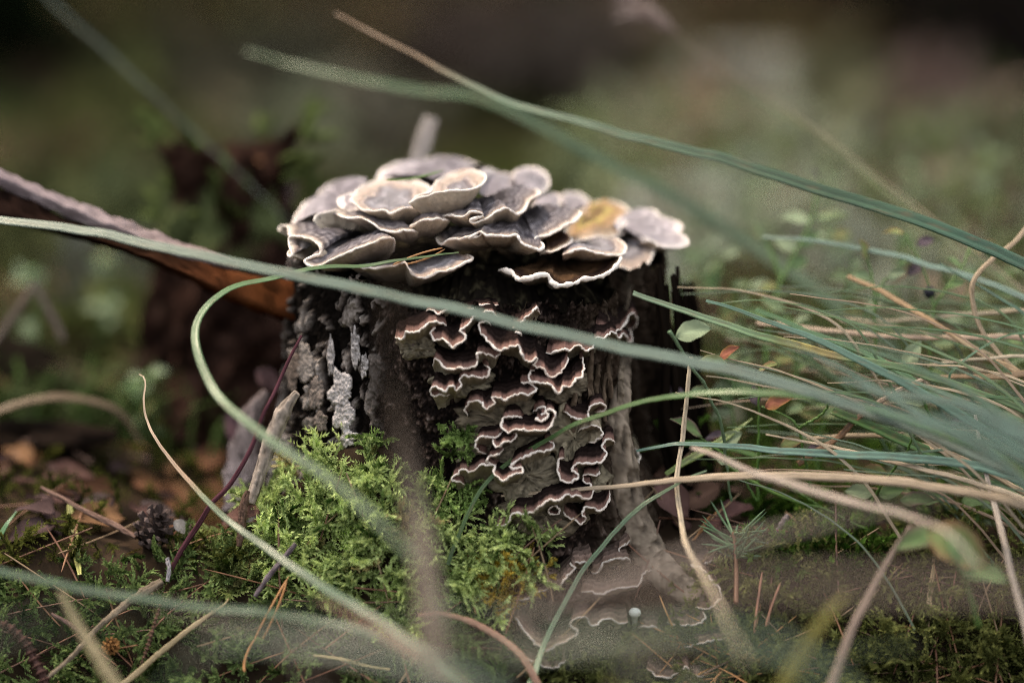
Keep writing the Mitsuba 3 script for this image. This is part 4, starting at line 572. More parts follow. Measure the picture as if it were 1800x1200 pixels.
for i, (dx, dz, col) in enumerate([(-95, 315, (.085, .04, .05)), (-60, 300, (.13, .06, .05)), (-20, 330, (.10, .085, .04)), (35, 300, (.2, .10, .05)), (90, 325, (.12, .09, .085)), (70, 370, (.1, .1, .08))]):
    b = at(415 + dx * .8, dz + 110, 172); e = at(415 + dx, dz - 10, 172); P = np.linspace(b, e, 12) + np.stack([np.sin(np.arange(12) + i) * .001] * 3, 1)
    v, f = tube(P, np.linspace(.0070, .0035, 12), 9, .6); q = meshkit.fbm(v * 260, 3, i)[:, None]; put('splinter', v + (q - .5) * .004, f, np.array(col) * (.4 + 1.2 * q), 'wood_mat', k)
# ------------------------------------------------------------------ moss
def frond(r, L, pin, width, leaf, lean):
    """one feather moss shoot along +z, as triangles: (v, f, tip weight)"""
    V, F, Wt = [], [], []
    def leaves(P, D, s0, s1, w0):
        n = len(P); k = 0
        for i, p in enumerate(P):
            for sd in range(3):
                az = r.uniform(0, 6.283); o = np.cross(D[i], [math.cos(az), math.sin(az), .37]); o /= np.linalg.norm(o) + 1e-9
                s = (s0 + (s1 - s0) * i / max(n - 1, 1)) * r.uniform(.75, 1.3); d = D[i] * .85 + o * .48; side = np.cross(d, o); side /= np.linalg.norm(side) + 1e-9
                b = len(V); V.extend([p - side * s * .27, p + side * s * .27, p + d * s + o * s * .12]); F.append((b, b + 1, b + 2)); Wt.extend([w0, w0, min(1, w0 + .5)])
    t = np.linspace(0, 1, 26); curve = np.stack([lean * L * t ** 2, .15 * lean * L * np.sin(t * 3), L * t * (1 - .18 * t)], 1); D = np.gradient(curve, axis=0); D /= np.linalg.norm(D, axis=1, keepdims=True)
    leaves(curve[2::1], D[2::1], leaf, leaf * .75, .2)
    sd = 1
    for i in range(5, 25, pin):
        sd = -sd; bl = width * math.sin(math.pi * (.18 + .78 * i / 25)) * r.uniform(.7, 1.2); d = D[i] * .62 + np.array([0, sd, 0]) * .72 + np.array([r.uniform(-.2, .35), 0, 0]); d /= np.linalg.norm(d)
        m = max(4, int(bl / (leaf * .42))); u = np.linspace(0, 1, m)[:, None]; P = curve[i] + d * bl * u + np.array([.2, 0, -.25]) * bl * u ** 2
        leaves(P, np.repeat(d[None], m, 0), leaf * .9, leaf * .55, .45)
    return np.array(V), np.array(F), np.array(Wt)
rm = np.random.default_rng(77)
FEATHER = [frond(rm, rm.uniform(.015, .021), 3, rm.uniform(.0055, .0085), .0021, rm.uniform(.1, .5)) for _ in range(9)]
STAR = [frond(rm, rm.uniform(.011, .016), 30, .003, .0026, rm.uniform(0, .25)) for _ in range(5)]
FINE = [frond(rm, rm.uniform(.007, .011), 3, .003, .0009, rm.uniform(.1, .4)) for _ in range(6)]
def moss(name, label, spots, shapes, col_lo, col_hi, seed, scale=(.8, 1.25), tilt=.6):
    r = np.random.default_rng(seed); out = []
    for p, nrm in spots:
        v, f, w = shapes[r.integers(len(shapes))]; s = r.uniform(*scale)
        d = nrm * .52 + np.array([0, -.28, .06]) + r.normal(0, tilt, 3); d /= np.linalg.norm(d)
        x = np.cross(d, r.normal(0, 1, 3)); x /= np.linalg.norm(x); y = np.cross(d, x)
        V = p + s * (v[:, :1] * x + v[:, 1:2] * y + v[:, 2:] * d) - d * .002
        tint = meshkit.fbm((p * 55)[None], 3, seed)[0]; m = np.clip(.10 + .78 * w + 1.3 * (tint - .5) + r.normal(0, .24), 0, 1)[:, None]; dry = r.uniform() < .04
        out.append((V, f, (np.array(col_lo) * (1 - m) + np.array(col_hi) * m) * (np.array([.8, .58, .7]) if dry else 1)))
    k = put(name, *join(out), 'moss_mat', smooth=False); return tag(k, label, None, kind='stuff')
def normals(p, e=.003):
    g = np.stack([solid(p + e * np.eye(3)[i]) - solid(p - e * np.eye(3)[i]) for i in range(3)], -1); return g / (np.linalg.norm(g, axis=-1, keepdims=True) + 1e-9)
def poly_spots(poly, n, seed, jitter=0):
    from shapely import Polygon, contains_xy
    r = np.random.default_rng(seed); P = Polygon(poly); x0, y0, x1, y1 = P.bounds; X, Y = r.uniform(x0, x1, n * 6), r.uniform(y0, y1, n * 6); ok = contains_xy(P, X, Y); X, Y = X[ok][:n], Y[ok][:n]
    p = at(X, Y, hit(X, Y)); return list(zip(p, normals(p)))
moss('feather_moss', 'bright yellow green feather moss cushion climbing the left foot of the stump', poly_spots([(530, 830), (580, 812), (650, 820), (690, 845), (740, 880), (800, 905), (900, 900), (970, 950), (985, 1000), (930, 1030), (860, 1050), (760, 1085), (640, 1085), (540, 1060), (470, 1000), (455, 930), (470, 860)], 330, 1), FEATHER, (.025, .07, .010), (.72, .86, .36), 1, (.75, 1.25))
moss('spiky_moss', 'patch of spiky dark green moss on the stump between bark and crust shelves', poly_spots([(640, 760), (670, 765), (680, 850), (650, 830)], 26, 2) + poly_spots([(770, 740), (830, 735), (830, 800), (780, 830), (830, 850), (880, 880), (800, 900), (745, 880), (745, 830), (790, 800)], 60, 3), STAR + FEATHER[:3], (.03, .07, .010), (.42, .58, .20), 2, (.5, .85))
moss('yellow_moss', 'tuft of amber yellow moss beside the dark pointed crust fan', poly_spots([(845, 1010), (905, 990), (935, 1020), (905, 1050), (850, 1045)], 70, 4), FEATHER, (.2, .14, .01), (.60, .46, .10), 3, (.6, .95))
moss('woodland_moss', 'low dark green moss with gaps over the ground at the bottom left', poly_spots([(-60, 1000), (200, 985), (380, 960), (440, 960), (520, 1060), (700, 1090), (880, 1080), (930, 1120), (900, 1260), (-60, 1260)], 440, 5), FEATHER + STAR, (.02, .045, .006), (.25, .34, .13), 4, (.6, 1.05))
moss('small_tuft_moss', 'pale green moss tufts around the leaning sticks left of the cushion', poly_spots([(395, 940), (440, 930), (450, 1010), (400, 1040), (370, 1010)], 70, 6) + poly_spots([(425, 845), (470, 845), (470, 880), (430, 890)], 14, 7), FEATHER + STAR, (.05, .08, .015), (.45, .52, .2), 5, (.55, .9))
moss('fine_moss', 'fine low olive moss covering the ground at the lower right', poly_spots([(1240, 1000), (1330, 930), (1500, 960), (1900, 900), (1900, 1260), (900, 1260), (940, 1180), (1180, 1090)], 1500, 8), FINE + FEATHER[:2], (.03, .04, .008), (.24, .26, .09), 6, (.7, 1.3))
moss('litter_moss', 'thin olive moss growing through the leaf litter at the left', poly_spots([(-60, 790), (300, 790), (430, 870), (430, 960), (-60, 1000)], 240, 10), FINE + FEATHER[:3], (.02, .03, .008), (.20, .21, .05), 8, (.7, 1.2))
moss('shade_moss', 'deep green moss right of the pine seedling, wider patch added to darken shaded ground', poly_spots([(1330, 900), (1500, 900), (1560, 980), (1480, 1010), (1330, 1005)], 260, 9) + poly_spots([(1170, 760), (1300, 730), (1500, 760), (1850, 820), (1850, 920), (1330, 910), (1200, 900)], 420, 11), FINE + STAR, (.02, .05, .006), (.18, .32, .06), 7, (.8, 1.3))  # second, wider patch added to darken ground that lies in shade
# ------------------------------------------------------------------ leaves and bilberry plants
def leaf_mesh(base, d, nrm, L, Wd, col, edge, r, curl=.25):
    d = d / np.linalg.norm(d); s = np.cross(nrm, d); s /= np.linalg.norm(s) + 1e-9; n = np.cross(d, s); nu, nv = 13, 7
    U, Vv = np.meshgrid(np.linspace(0, 1, nu), np.linspace(-1, 1, nv), indexing='ij')
    half = Wd / 2 * (np.sin(np.pi * U ** .85) ** .75) * (1 + .05 * np.sin(U * 60))
    p = base + (U * L)[..., None] * d + (Vv * half)[..., None] * s + (abs(Vv) * half * .35 - curl * L * U ** 2 * .5 + .04 * L * np.sin(Vv * 3 + U * 7))[..., None] * n
    m = np.clip(abs(Vv) ** 3 + (meshkit.fbm(np.stack([U * 4, Vv * 2, U * 0 + r.uniform(0, 50)], -1), 3) - .5) * 1.6 * (edge is not None), 0, 1)[..., None]
    e = np.array(edge if edge is not None else col); vein = (1 + .25 * np.exp(-(Vv / .12) ** 2))[..., None]
    c = (np.array(col) * (1 - m) + e * m) * vein * (.8 + .4 * meshkit.fbm(np.stack([U * 9, Vv * 6, U * 0 + r.uniform(0, 50)], -1), 3))[..., None]
    return p.reshape(-1, 3), gridf(nu, nv), c.reshape(-1, 3)
LEAFC = [((.17, .25, .12), None), ((.21, .29, .165), (.24, .24, .13)), ((.13, .20, .09), (.16, .10, .10)), ((.23, .28, .12), (.30, .16, .10)), ((.13, .105, .12), (.10, .065, .09)), ((.28, .34, .22), None), ((.32, .13, .09), (.36, .2, .08))]
def bilberry(label, stems, leaves, seed, sw=6, scol=(.075, .15, .03), berries=()):
    """stems: [(pts, dd)]; leaves: [(px, py, dd, length px, angle deg, kind)]"""
    k = thing('bilberry_plant', label, 'bilberry plant', None); r = np.random.default_rng(seed); parts = []
    for pts, dd in stems:
        C = crom(np.column_stack([np.array(pts, float), np.interp(np.linspace(0, 1, len(pts)), np.linspace(0, 1, len(dd)), dd)]), 50)
        zig = .5 * np.sign(np.sin(np.arange(50) * .8))[:, None] * np.array([1.3, .6, 0]); W = at(*(C + zig).T)
        v, f = tube(W, np.linspace(1, .6, 50) * sw * .188e-3 / 2 * (1 + .25 * (np.arange(50) % 8 == 0)), 8, .8); parts.append((v, f, np.array(scol) * (.6 + .8 * meshkit.fbm(v * 300, 3, seed))[:, None]))
    put('stem', *join(parts), 'straw_mat', k)
    for px, py, dd, L, ang, kind in leaves:
        a = math.radians(ang); dr_ = np.array([math.cos(a), 0, 0]) + math.sin(a) * UPV + FWD * r.uniform(-.5, .3); nrm = UPV * .6 - FWD * r.uniform(.2, 1.2) + np.array([r.uniform(-.5, .5), 0, 0])
        col, edge = LEAFC[kind]; put('leaf', *leaf_mesh(at(px, py, dd), dr_, nrm, L * .188e-3, L * .188e-3 * r.uniform(.5, .66), col, edge, r, r.uniform(.1, .5)), 'leaf_mat', k)
    for px, py, dd, R in berries:
        import trimesh; s = trimesh.creation.icosphere(3, R * .188e-3); put('berry', s.vertices * [1, 1, 1.06] + at(px, py, dd), s.faces, (.014, .014, .024), 'straw_mat', k)
bilberry('bilberry sprig with a round grey green leaf and a half red leaf beside the shell', [([(1176, 582), (1195, 610), (1215, 645), (1235, 670), (1250, 705), (1268, 745), (1275, 800), (1285, 880)], [-26, -20, -12, 0])],
         [(1188, 592, -24, 62, 18, 5), (1226, 640, -14, 52, 6, 1), (1264, 632, -10, 42, 38, 6), (1204, 690, 14, 40, 175, 4), (1212, 690, 10, 40, 10, 1)], 1, 8, (.13, .2, .11))
bilberry('bilberry sprig with a serrated green leaf touched with purple behind the upright stalk', [([(1275, 800), (1245, 780), (1225, 765), (1200, 752)], [4, 0]), ([(1330, 880), (1300, 830), (1275, 800)], [6, 4])], [(1234, 768, 0, 66, 142, 2), (1240, 772, 10, 40, 20, 4), (1262, 786, 6, 50, 35, 5)], 2, 6)
bilberry('upright bilberry shoot with a narrow red and yellow leaf at its tip', [([(1332, 640 + 240), (1333, 790), (1334, 720), (1335, 655)], [6, 2, 0])], [(1333, 652, 0, 38, 25, 3), (1345, 716, 0, 56, 28, 6), (1330, 712, 10, 36, 100, 4)], 3, 7)
bilberry('zigzag bare green bilberry twig beside the thick dark blade', [([(1412, 800), (1408, 765), (1402, 750), (1388, 735), (1360, 722), (1338, 714)], [2, 0, 4]), ([(1404, 752), (1418, 744), (1436, 734), (1450, 722), (1458, 706)], [0, -4]), ([(1425, 860), (1418, 820), (1412, 800)], [4, 2])], [(1418, 792, 4, 44, 8, 4), (1372, 784, 4, 40, 20, 3)], 4, 7)
bilberry('long leafless green bilberry stem slanting through the shade under the pale stalks', [([(1278, 818), (1320, 845), (1360, 866), (1410, 885), (1448, 894), (1500, 920), (1545, 942), (1570, 985)], [0, 0, 4]), ([(1376, 846), (1410, 870), (1448, 894)], [-4, 2]), ([(1432, 940), (1446, 965), (1472, 986), (1520, 962), (1560, 945), (1600, 930)], [-6, 0, 4])], [(1276, 816, 0, 20, 150, 5)], 5, 9, (.085, .16, .03))
bilberry('bilberry sprig with a large upright grey green oval leaf', [([(1650, 770), (1630, 720), (1615, 685), (1600, 655)], [4, 2, 6]), ([(1720, 840), (1690, 800), (1650, 770)], [10, 4])], [(1592, 652, 8, 60, 70, 5), (1630, 705, 4, 58, 172, 5), (1640, 735, 12, 44, 150, 1), (1668, 752, 14, 42, 40, 4)], 6, 8)
bilberry('bilberry sprig under the level stalk with small green and purple leaves', [([(1535, 1000), (1532, 930), (1534, 880), (1560, 838), (1590, 800), (1610, 758)], [6, 2, -6, -12])], [(1560, 832, 0, 48, 168, 3), (1538, 868, 2, 54, 172, 5), (1545, 872, 2, 46, 22, 0), (1582, 880, 0, 60, 8, 2), (1610, 880, 4, 60, 10, 0), (1690, 880, 8, 56, 4, 0)], 7, 8)
bilberry('bilberry sprig close to the lens with broad green leaves at the lower right', [([(1720, 1100), (1700, 1030), (1670, 970), (1640, 930)], [-70, -72, -74])], [(1630, 930, -74, 110, -28, 3), (1665, 935, -76, 84, -60, 0), (1656, 935, -70, 80, 196, 2), (1690, 1000, -70, 76, -10, 0)], 8, 9)
bilberry('tall blurred bilberry shoot behind the scorched blade', [([(1345, 640), (1352, 560), (1370, 500), (1400, 440), (1425, 390), (1440, 320)], [60, 70, 80]), ([(1375, 495), (1360, 455), (1345, 420)], [72, 80])],
         [(1425, 390, 78, 62, 165, 5), (1436, 385, 80, 66, 10, 1), (1400, 440, 76, 50, 150, 5), (1385, 470, 76, 46, 30, 0), (1362, 520, 70, 50, 15, 2), (1440, 322, 80, 36, 110, 4), (1405, 435, 78, 50, 40, 0), (1365, 500, 70, 40, 200, 3), (1345, 425, 78, 44, 120, 1), (1352, 555, 64, 46, 170, 0)], 9, 8)
bilberry('blurred bilberry shoot with one black berry at the right', [([(1640, 690), (1634, 600), (1640, 540), (1622, 470), (1590, 410)], [24, 28, 36]), ([(1640, 540), (1690, 470), (1710, 420)], [28, 40])], [(1590, 410, 36, 40, 170, 3), (1622, 466, 34, 34, 210, 4), (1612, 430, 36, 36, 20, 4), (1690, 470, 36, 34, 140, 0), (1662, 505, 34, 36, 20, 0)], 10, 5, berries=[(1634, 514, 30, 11)])
bilberry('blurred small bilberry shoot left of the berry', [([(1540, 640), (1538, 560), (1535, 500), (1524, 450)], [26, 30, 34]), ([(1538, 540), (1550, 500), (1580, 470)], [30, 36])], [(1524, 455, 34, 42, 110, 3), (1532, 490, 32, 40, 160, 1), (1560, 490, 34, 36, 30, 5), (1580, 470, 36, 30, 60, 0)], 11, 6)
rb = np.random.default_rng(31)
BL = ['blurred bilberry plant closest to the splintered shell', 'blurred bilberry plant second from the shell, under the scorched blade', 'dim leafy bilberry plant left of the one with the black berry', 'tall blurred bilberry plant just left of the black berry', 'tall blurred bilberry plant right of the black berry',
      'blurred bilberry plant between the curly stalk and the right edge', 'leafy bilberry plant behind the scorched blade, left of the tall shoot', 'leafy bilberry plant behind the slim blade left of the upright oval leaf', 'far blurred bilberry plant just right of the rosette', 'far blurred bilberry plant above the tall shoot',
      'far blurred bilberry plant right of the tall shoot', 'far blurred bilberry plant under the arching dark blade', 'far blurred bilberry plant at the right edge above the arching blade', 'blurred bilberry plant right behind the end of the rosette', 'bilberry plant buried in the green bundle at the right',
      'bilberry plant below the level stalks at the right edge', 'bilberry plant half hidden behind the zigzag twig', 'bilberry plant half hidden under the thick dark blade', 'bilberry plant behind the half red leaf', 'low bilberry plant in the lower right corner of the tangle',
      'dim bilberry plant behind the forked brown stalk at the left edge', 'dim bilberry plant under the split branch', 'dim bilberry plant between the curved straw tip and the second stump', 'dim low bilberry plant at the left edge, below the arching brown blade']
for i, (px, py, dd, hh) in enumerate([(1262, 560, 110, 110), (1300, 610, 90, 120), (1480, 560, 95, 150), (1585, 600, 120, 190), (1700, 590, 100, 170), (1790, 600, 80, 150), (1400, 650, 50, 110), (1500, 640, 70, 110), (1240, 470, 240, 110), (1330, 430, 300, 120), (1460, 440, 260, 130), (1600, 420, 320, 140), (1740, 400, 300, 150), (1180, 540, 170, 90), (1680, 700, 50, 110), (1760, 720, 40, 130), (1440, 800, 40, 90), (1590, 850, 34, 90), (1290, 720, 44, 90), (1720, 960, 24, 110), (60, 600, 200, 120), (180, 560, 260, 120), (250, 740, 130, 90), (30, 830, 110, 70)]):
    st = [([(px, py + 40), (px + rb.uniform(-10, 10), py - hh * .3), (px + rb.uniform(-25, 25), py - hh * .7), (px + rb.uniform(-40, 40), py - hh)], [dd, dd + 8])]; lv = []
    for j in range(11):
        t = rb.uniform(.15, 1); q = crom(np.array(st[0][0], float), 40)[int(t * 39)]; lv.append((q[0], q[1], dd + 8 * t, rb.uniform(30, 54), rb.choice([rb.uniform(-20, 60), rb.uniform(120, 200)]), int(rb.choice([0, 0, 1, 1, 2, 3, 5, 5, 5]))))
    bilberry(BL[i], st, lv, 50 + i, 5)
# pine seedling
k = thing('pine_seedling', 'tiny pine seedling with a whorl of soft green needles right of the slope crusts', 'pine seedling'); r = np.random.default_rng(9)
C = crom(np.array([(1294, 1060, -20), (1294, 1000, -12), (1292, 960, -8), (1290, 935, -6)], float), 30); v, f = tube(at(*C.T), np.linspace(6, 5, 30) * .188e-3 / 2 * 1.5, 8); put('stem', v, f, (.17, .085, .05), 'straw_mat', k)
for i in range(34):
    t = r.uniform(.62, 1); b = at(*C[int(t * 29)]); a = r.uniform(0, 6.283); e = r.uniform(-.15, .85); d = np.array([math.cos(a), math.sin(a) * .8, e]); d /= np.linalg.norm(d); L = r.uniform(.008, .0165)
    u = np.linspace(0, 1, 10)[:, None]; v, f = tube(b + d * L * u + np.array([0, 0, r.uniform(-.002, .004)]) * u ** 2, np.array([.6, .8, 1, 1, 1, 1, .95, .85, .6, .15]) * .00042, 6); put('needle', v, f, np.array([.13, .22, .115]) * r.uniform(.7, 1.3), 'straw_mat', k)
# fallen pine needles: pairs, each a thing
r = np.random.default_rng(12)
def needle(label, group, p0, p1, col, w=.00045):
    m = (p0 + p1) / 2 + r.normal(0, .0015, 3); u = np.linspace(0, 1, 14)[:, None]; P = (1 - u) ** 2 * p0 + 2 * u * (1 - u) * m + u * u * p1
    v, f = tube(P, np.r_[.6, np.ones(11), .7, .2] * w, 6, .7); tag(put('pine_needle', v, f, np.array(col) * (.7 + .6 * meshkit.fbm(v * 400, 3))[:, None], 'straw_mat'), label, 'pine needle', group)
for a, b, lb in [((690, 466, -14), (778, 436, -14), 'upper of two orange needles sticking out from the front of the rosette'), ((704, 466, -13), (782, 438, -15), 'lower of two orange needles sticking out from the front of the rosette'),
                 ((448, 1122, -30), (508, 1012, -26), 'orange needle standing in the moss left of the cushion'), ((462, 1122, -30), (505, 1018, -25), 'straw needle paired with the orange one left of the cushion'), ((430, 1180, -34), (450, 1120, -31), 'short orange needle end in the moss at the bottom'),
                 ((1215, 952, 6), (1262, 895, 8), 'orange needle slanting left of the pine seedling, upper'), ((1222, 948, 4), (1250, 905, 4), 'orange needle slanting left of the pine seedling, lower'),
                 ((1326, 1112, -24), (1340, 1004, -20), 'reddish needle standing right of the slope crusts, left one'), ((1346, 1100, -28), (1372, 1024, -26), 'reddish needle standing right of the slope crusts, right one'),
                 ((680, 338 - 22, 6), (782, 298, 26), 'green needle lying on top of the rosette')]:
    needle(lb, None, at(*a), at(*b), (.12, .2, .06) if 'green' in lb else (.40, .20, .08) if 'orange' in lb else (.42, .32, .18) if 'straw' in lb else (.30, .15, .10))
def scatter(n, x0, x1, y0, y1, label, group, cols, lift=.004, big=(.022, .045)):
    X, Y = r.uniform(x0, x1, n), r.uniform(y0, y1, n); p = at(X, Y, hit(X, Y)); nr = normals(p)
    for i in range(n):
        d = r.normal(0, 1, 3); d -= nr[i] * (d @ nr[i]) * .8; d /= np.linalg.norm(d); L = r.uniform(*big); c = p[i] + nr[i] * lift
        needle(label, group, c - d * L / 2, c + d * L / 2, cols[r.integers(len(cols))], .00038)
RED = [(.17, .08, .05), (.22, .11, .06), (.13, .07, .05), (.22, .15, .09)]
scatter(30, 1230, 1780, 1010, 1200, 'reddish brown pine needle lying in the fine moss at the lower right', 'fallen needles at the lower right', RED)
scatter(20, 1180, 1340, 1120, 1200, 'orange brown pine needle in the pile at the bottom edge right of centre', 'needles piled at the bottom edge', [(.34, .17, .07), (.40, .22, .09)])
scatter(26, 0, 450, 880, 1190, 'brown pine needle lying in the litter and moss at the lower left', 'fallen needles at the lower left', RED)
scatter(24, 480, 980, 900, 1190, 'brown pine needle caught in the moss below the stump', 'fallen needles in the moss below the stump', RED, .007)
scatter(24, 1110, 1500, 760, 1000, 'rust coloured pine needle in the shade right of the root', 'fallen needles right of the root', RED, .006)
# dead leaves in the litter on the left and behind
def dead(n, x0, x1, y0, y1, label, group, cols, Ls):
    X, Y = r.uniform(x0, x1, n), r.uniform(y0, y1, n); p = at(X, Y, hit(X, Y)); nr = normals(p)
    for i in range(n):
        d = r.normal(0, 1, 3); d -= nr[i] * (d @ nr[i]); c = cols[r.integers(len(cols))]; L = r.uniform(*Ls)
        tag(put('dead_leaf', *leaf_mesh(p[i] + nr[i] * .005, d, nr[i] + r.normal(0, .35, 3), L, L * r.uniform(.4, .65), c, tuple(np.array(c) * .6), r, r.uniform(-.3, .6)), 'leaf_mat'), label, 'dead leaf', group)
dead(56, 10, 440, 790, 960, 'curled brown dead leaf in the litter left of the stump', 'dead leaves left of the stump', [(.20, .10, .06), (.14, .08, .07), (.20, .14, .125), (.22, .125, .07), (.09, .06, .06)], (.010, .020))
dead(14, 1120, 1320, 800, 960, 'curled brown dead leaf in the shade right of the root', 'dead leaves right of the root', [(.20, .12, .09), (.16, .09, .085)], (.010, .018))
for px, py, dd, L, col, lb in [(395, 730, 70, 100, (.17, .105, .125), 'large faded mauve dead leaf hanging between the two stumps'), (450, 650, 60, 60, (.17, .11, .12), 'smaller mauve dead leaf between the two stumps'), (1150, 850, 6, 90, (.22, .13, .12), 'dull red dead leaf tucked behind the root'), (305, 915, 0, 34, (.5, .45, .42), 'small pale curled leaf beside the weathered cone')]:
    tag(put('dead_leaf', *leaf_mesh(at(px, py, dd), np.array([.6, 0, -.5]), -FWD * .8 + UPV * .5, L * .188e-3, L * .13e-3, col, tuple(np.array(col) * .7), r, .4), 'leaf_mat'), lb, 'dead leaf')
# a slug-white droplet like button mushroom on the slope
k = thing('button_mushroom', 'tiny white round mushroom button on the slope below the root', 'mushroom')
import trimesh
b = at(1116, 1076, float(hit(1116, 1076)[0]) - 5); s = trimesh.creation.icosphere(3, .0019); put('cap', s.vertices * [1.05, 1, .85] + b, s.faces, (.62, .66, .62), 'rim_mat', k)
v, f = tube(np.linspace(b, b - np.array([0, -.004, .006]), 6), .0010, 8); put('stalk', v, f, (.5, .5, .45), 'rim_mat', k)
# ------------------------------------------------------------------ the blurred forest behind
r = np.random.default_rng(91)
def cover(n, ylo, yhi, name, label, cols, hgt, wid, patch_seed, thr, leafy=False):
    """low plants and tufts scattered over the ground behind, denser in patches"""
    Y = ylo * (yhi / ylo) ** r.uniform(0, 1, n); X = r.uniform(-1, 1, n) * (.10 + .30 * (Y + .834)); ok = (np.hypot(X - SX, Y) > .10) & (np.hypot(X - SX, np.minimum(Y, 0)) > .10)
    ok &= meshkit.fbm(np.stack([X * 3.6, Y * 2.6, X * 0 + patch_seed], -1), 3, patch_seed) > thr; X, Y = X[ok], Y[ok]; Z = ground_h(X, Y); n = len(X)
    h = r.uniform(*hgt, n) * (1 + .35 * np.clip(Y, 0, 3)); w = r.uniform(*wid, n) * (1 + .35 * np.clip(Y, 0, 3)); a = r.uniform(0, 6.283, n); ln = r.normal(0, .5, (n, 2)); b = np.stack([X, Y, Z], 1)
    s = np.stack([np.cos(a), np.sin(a), r.normal(0, .3, n)], 1); t1 = b + np.column_stack([ln * h[:, None] * .5, h * .6]); t2 = b + np.column_stack([ln * h[:, None] * 1.3, h * (.9 if not leafy else .7)])
    b = b - np.array([0, 0, .004]); ww = w[:, None]
    if leafy: V = np.stack([t1 - s * ww * .1, t1 + (t2 - t1) * .5 - s * ww * .6, t1 + (t2 - t1) * .5 + s * ww * .6, t2, b], 1); F = np.array([(0, 1, 2), (1, 3, 2), (0, 2, 4)])
    else: V = np.stack([b - s * ww * .5, b + s * ww * .5, t1 + s * ww * .4, t1 - s * ww * .4, t2], 1); F = np.array([(0, 1, 2), (0, 2, 3), (3, 2, 4)])
    c = np.array(cols)[r.integers(len(cols), size=n)] * r.uniform(.3, 1.25, (n, 1)); f = (F[None] + 5 * np.arange(n)[:, None, None]).reshape(-1, 3)
    tag(put(name, V.reshape(-1, 3), f, np.repeat(c, 5, 0), 'leaf_mat', smooth=False), label, None, kind='stuff')
cover(26000, .10, 5.0, 'low_herbs', 'low green leafy ground cover blurred over the forest floor behind', [(.062, .076, .024), (.108, .118, .058), (.072, .082, .028), (.125, .115, .06), (.05, .058, .018)], (.008, .026), (.006, .013), 3, .47, True)
cover(16000, .10, 5.0, 'dry_grass', 'dry brown grass and litter blurred over the forest floor behind', [(.15, .10, .062), (.105, .07, .048), (.20, .145, .105), (.08, .05, .034)], (.012, .032), (.002, .005), 8, .44)
cover(9000, .06, 1.4, 'short_grass', 'short green grass blurred behind the stump', [(.09, .14, .045), (.12, .15, .07), (.07, .11, .035)], (.012, .035), (.0014, .003), 14, .50)
def herbs():
    q = np.random.default_rng(55); n = 2600; X = q.uniform(.06, .42, n); Y = q.uniform(.0, .75, n); Z = ground_h(X, Y); V, F, C = [], [], []; t = meshkit.fbm(np.stack([X * 9, Y * 7, X * 0], -1), 3, 5)
    for i in range(n):
        if t[i] < .42 or np.hypot(X[i] - SX, Y[i]) < .095 or X[i] > .10 + .26 * (Y[i] + .834): continue
        b = np.array([X[i], Y[i], Z[i]]); h = q.uniform(.012, .075) * (.7 + .6 * t[i]); tip = b + np.array([q.normal(0, .012), q.normal(0, .012), h]); s = q.normal(0, 1, 3) * [1, 1, .3]; s *= q.uniform(.003, .0055) / np.linalg.norm(s); d = q.normal(0, .004, 3); k = len(V)
        V.extend([b, b + s * .12, tip, tip + s + d, tip + np.array([q.normal(0, .004), q.normal(0, .004), .007]), tip - s + d]); F.extend([(k, k + 1, k + 2), (k + 2, k + 3, k + 4), (k + 2, k + 4, k + 5)])
        c = np.array([(.24, .27, .15), (.19, .23, .10), (.30, .31, .21), (.13, .16, .06), (.28, .21, .155)][q.integers(5)]) * q.uniform(.6, 1.2); C.extend([c] * 6)
    tag(put('pale_herbs', np.array(V), np.array(F), np.array(C), 'leaf_mat', smooth=False), 'pale green small leaves filling the blurred tangle right of the stump', None, kind='stuff')
herbs()
def gpt(px, py):
    d = np.full(np.shape(px), 900.0)
    for _ in range(30):
        p = at(px, py, d); d = d + (p[..., 2] - ground_h(p[..., 0], p[..., 1])) / .33 * 1000 * .6
    return at(px, py, d)
rl = np.random.default_rng(17); LV, LF, LC = [], [], []
for px, py, rx, ry, col in [(1290, 235, 90, 40, (.42, .40, .33)), (1370, 320, 70, 40, (.36, .38, .28)), (1390, 395, 60, 40, (.40, .46, .34)), (1210, 440, 90, 40, (.38, .42, .30)), (1110, 330, 80, 40, (.28, .32, .18)), (1340, 460, 90, 40, (.42, .46, .36)), (1440, 380, 60, 30, (.36, .36, .26)),
                            (1250, 300, 50, 30, (.30, .17, .11)), (1200, 480, 60, 30, (.44, .46, .38)), (520, 300, 70, 40, (.30, .33, .22)), (420, 190, 120, 50, (.24, .22, .15)), (240, 250, 110, 60, (.17, .19, .08)), (640, 260, 70, 40, (.28, .26, .20)), (1000, 130, 120, 50, (.24, .20, .17)), (860, 120, 100, 50, (.26, .20, .17)),
                            (1480, 250, 80, 40, (.15, .15, .09)), (1640, 250, 60, 40, (.22, .16, .14)), (1690, 330, 70, 40, (.16, .19, .10)), (180, 560, 40, 40, (.30, .32, .26)), (200, 640, 50, 40, (.26, .30, .10)), (250, 420, 60, 50, (.20, .24, .12)), (60, 470, 70, 50, (.16, .18, .08)), (1500, 520, 80, 40, (.40, .42, .34)), (1620, 560, 80, 40, (.34, .36, .28))]:
    m = 260; c = gpt(rl.normal(px, rx * .5, m), rl.normal(py, ry * .5, m)); dist = np.linalg.norm(c - CAM, axis=1)
    for i in range(m):
        s = .012 * dist[i] * rl.uniform(.6, 1.5); b = len(LV); o = c[i] + np.array([0, 0, s * rl.uniform(.2, 1.0)])
        LV.extend([o + rl.normal(0, s * .7, 3) for _ in range(3)]); LF.append((b, b + 1, b + 2)); LC.extend([np.array(col) * rl.uniform(.3, .85) * (1.45 if px > 1050 and py > 200 else .7)] * 3)
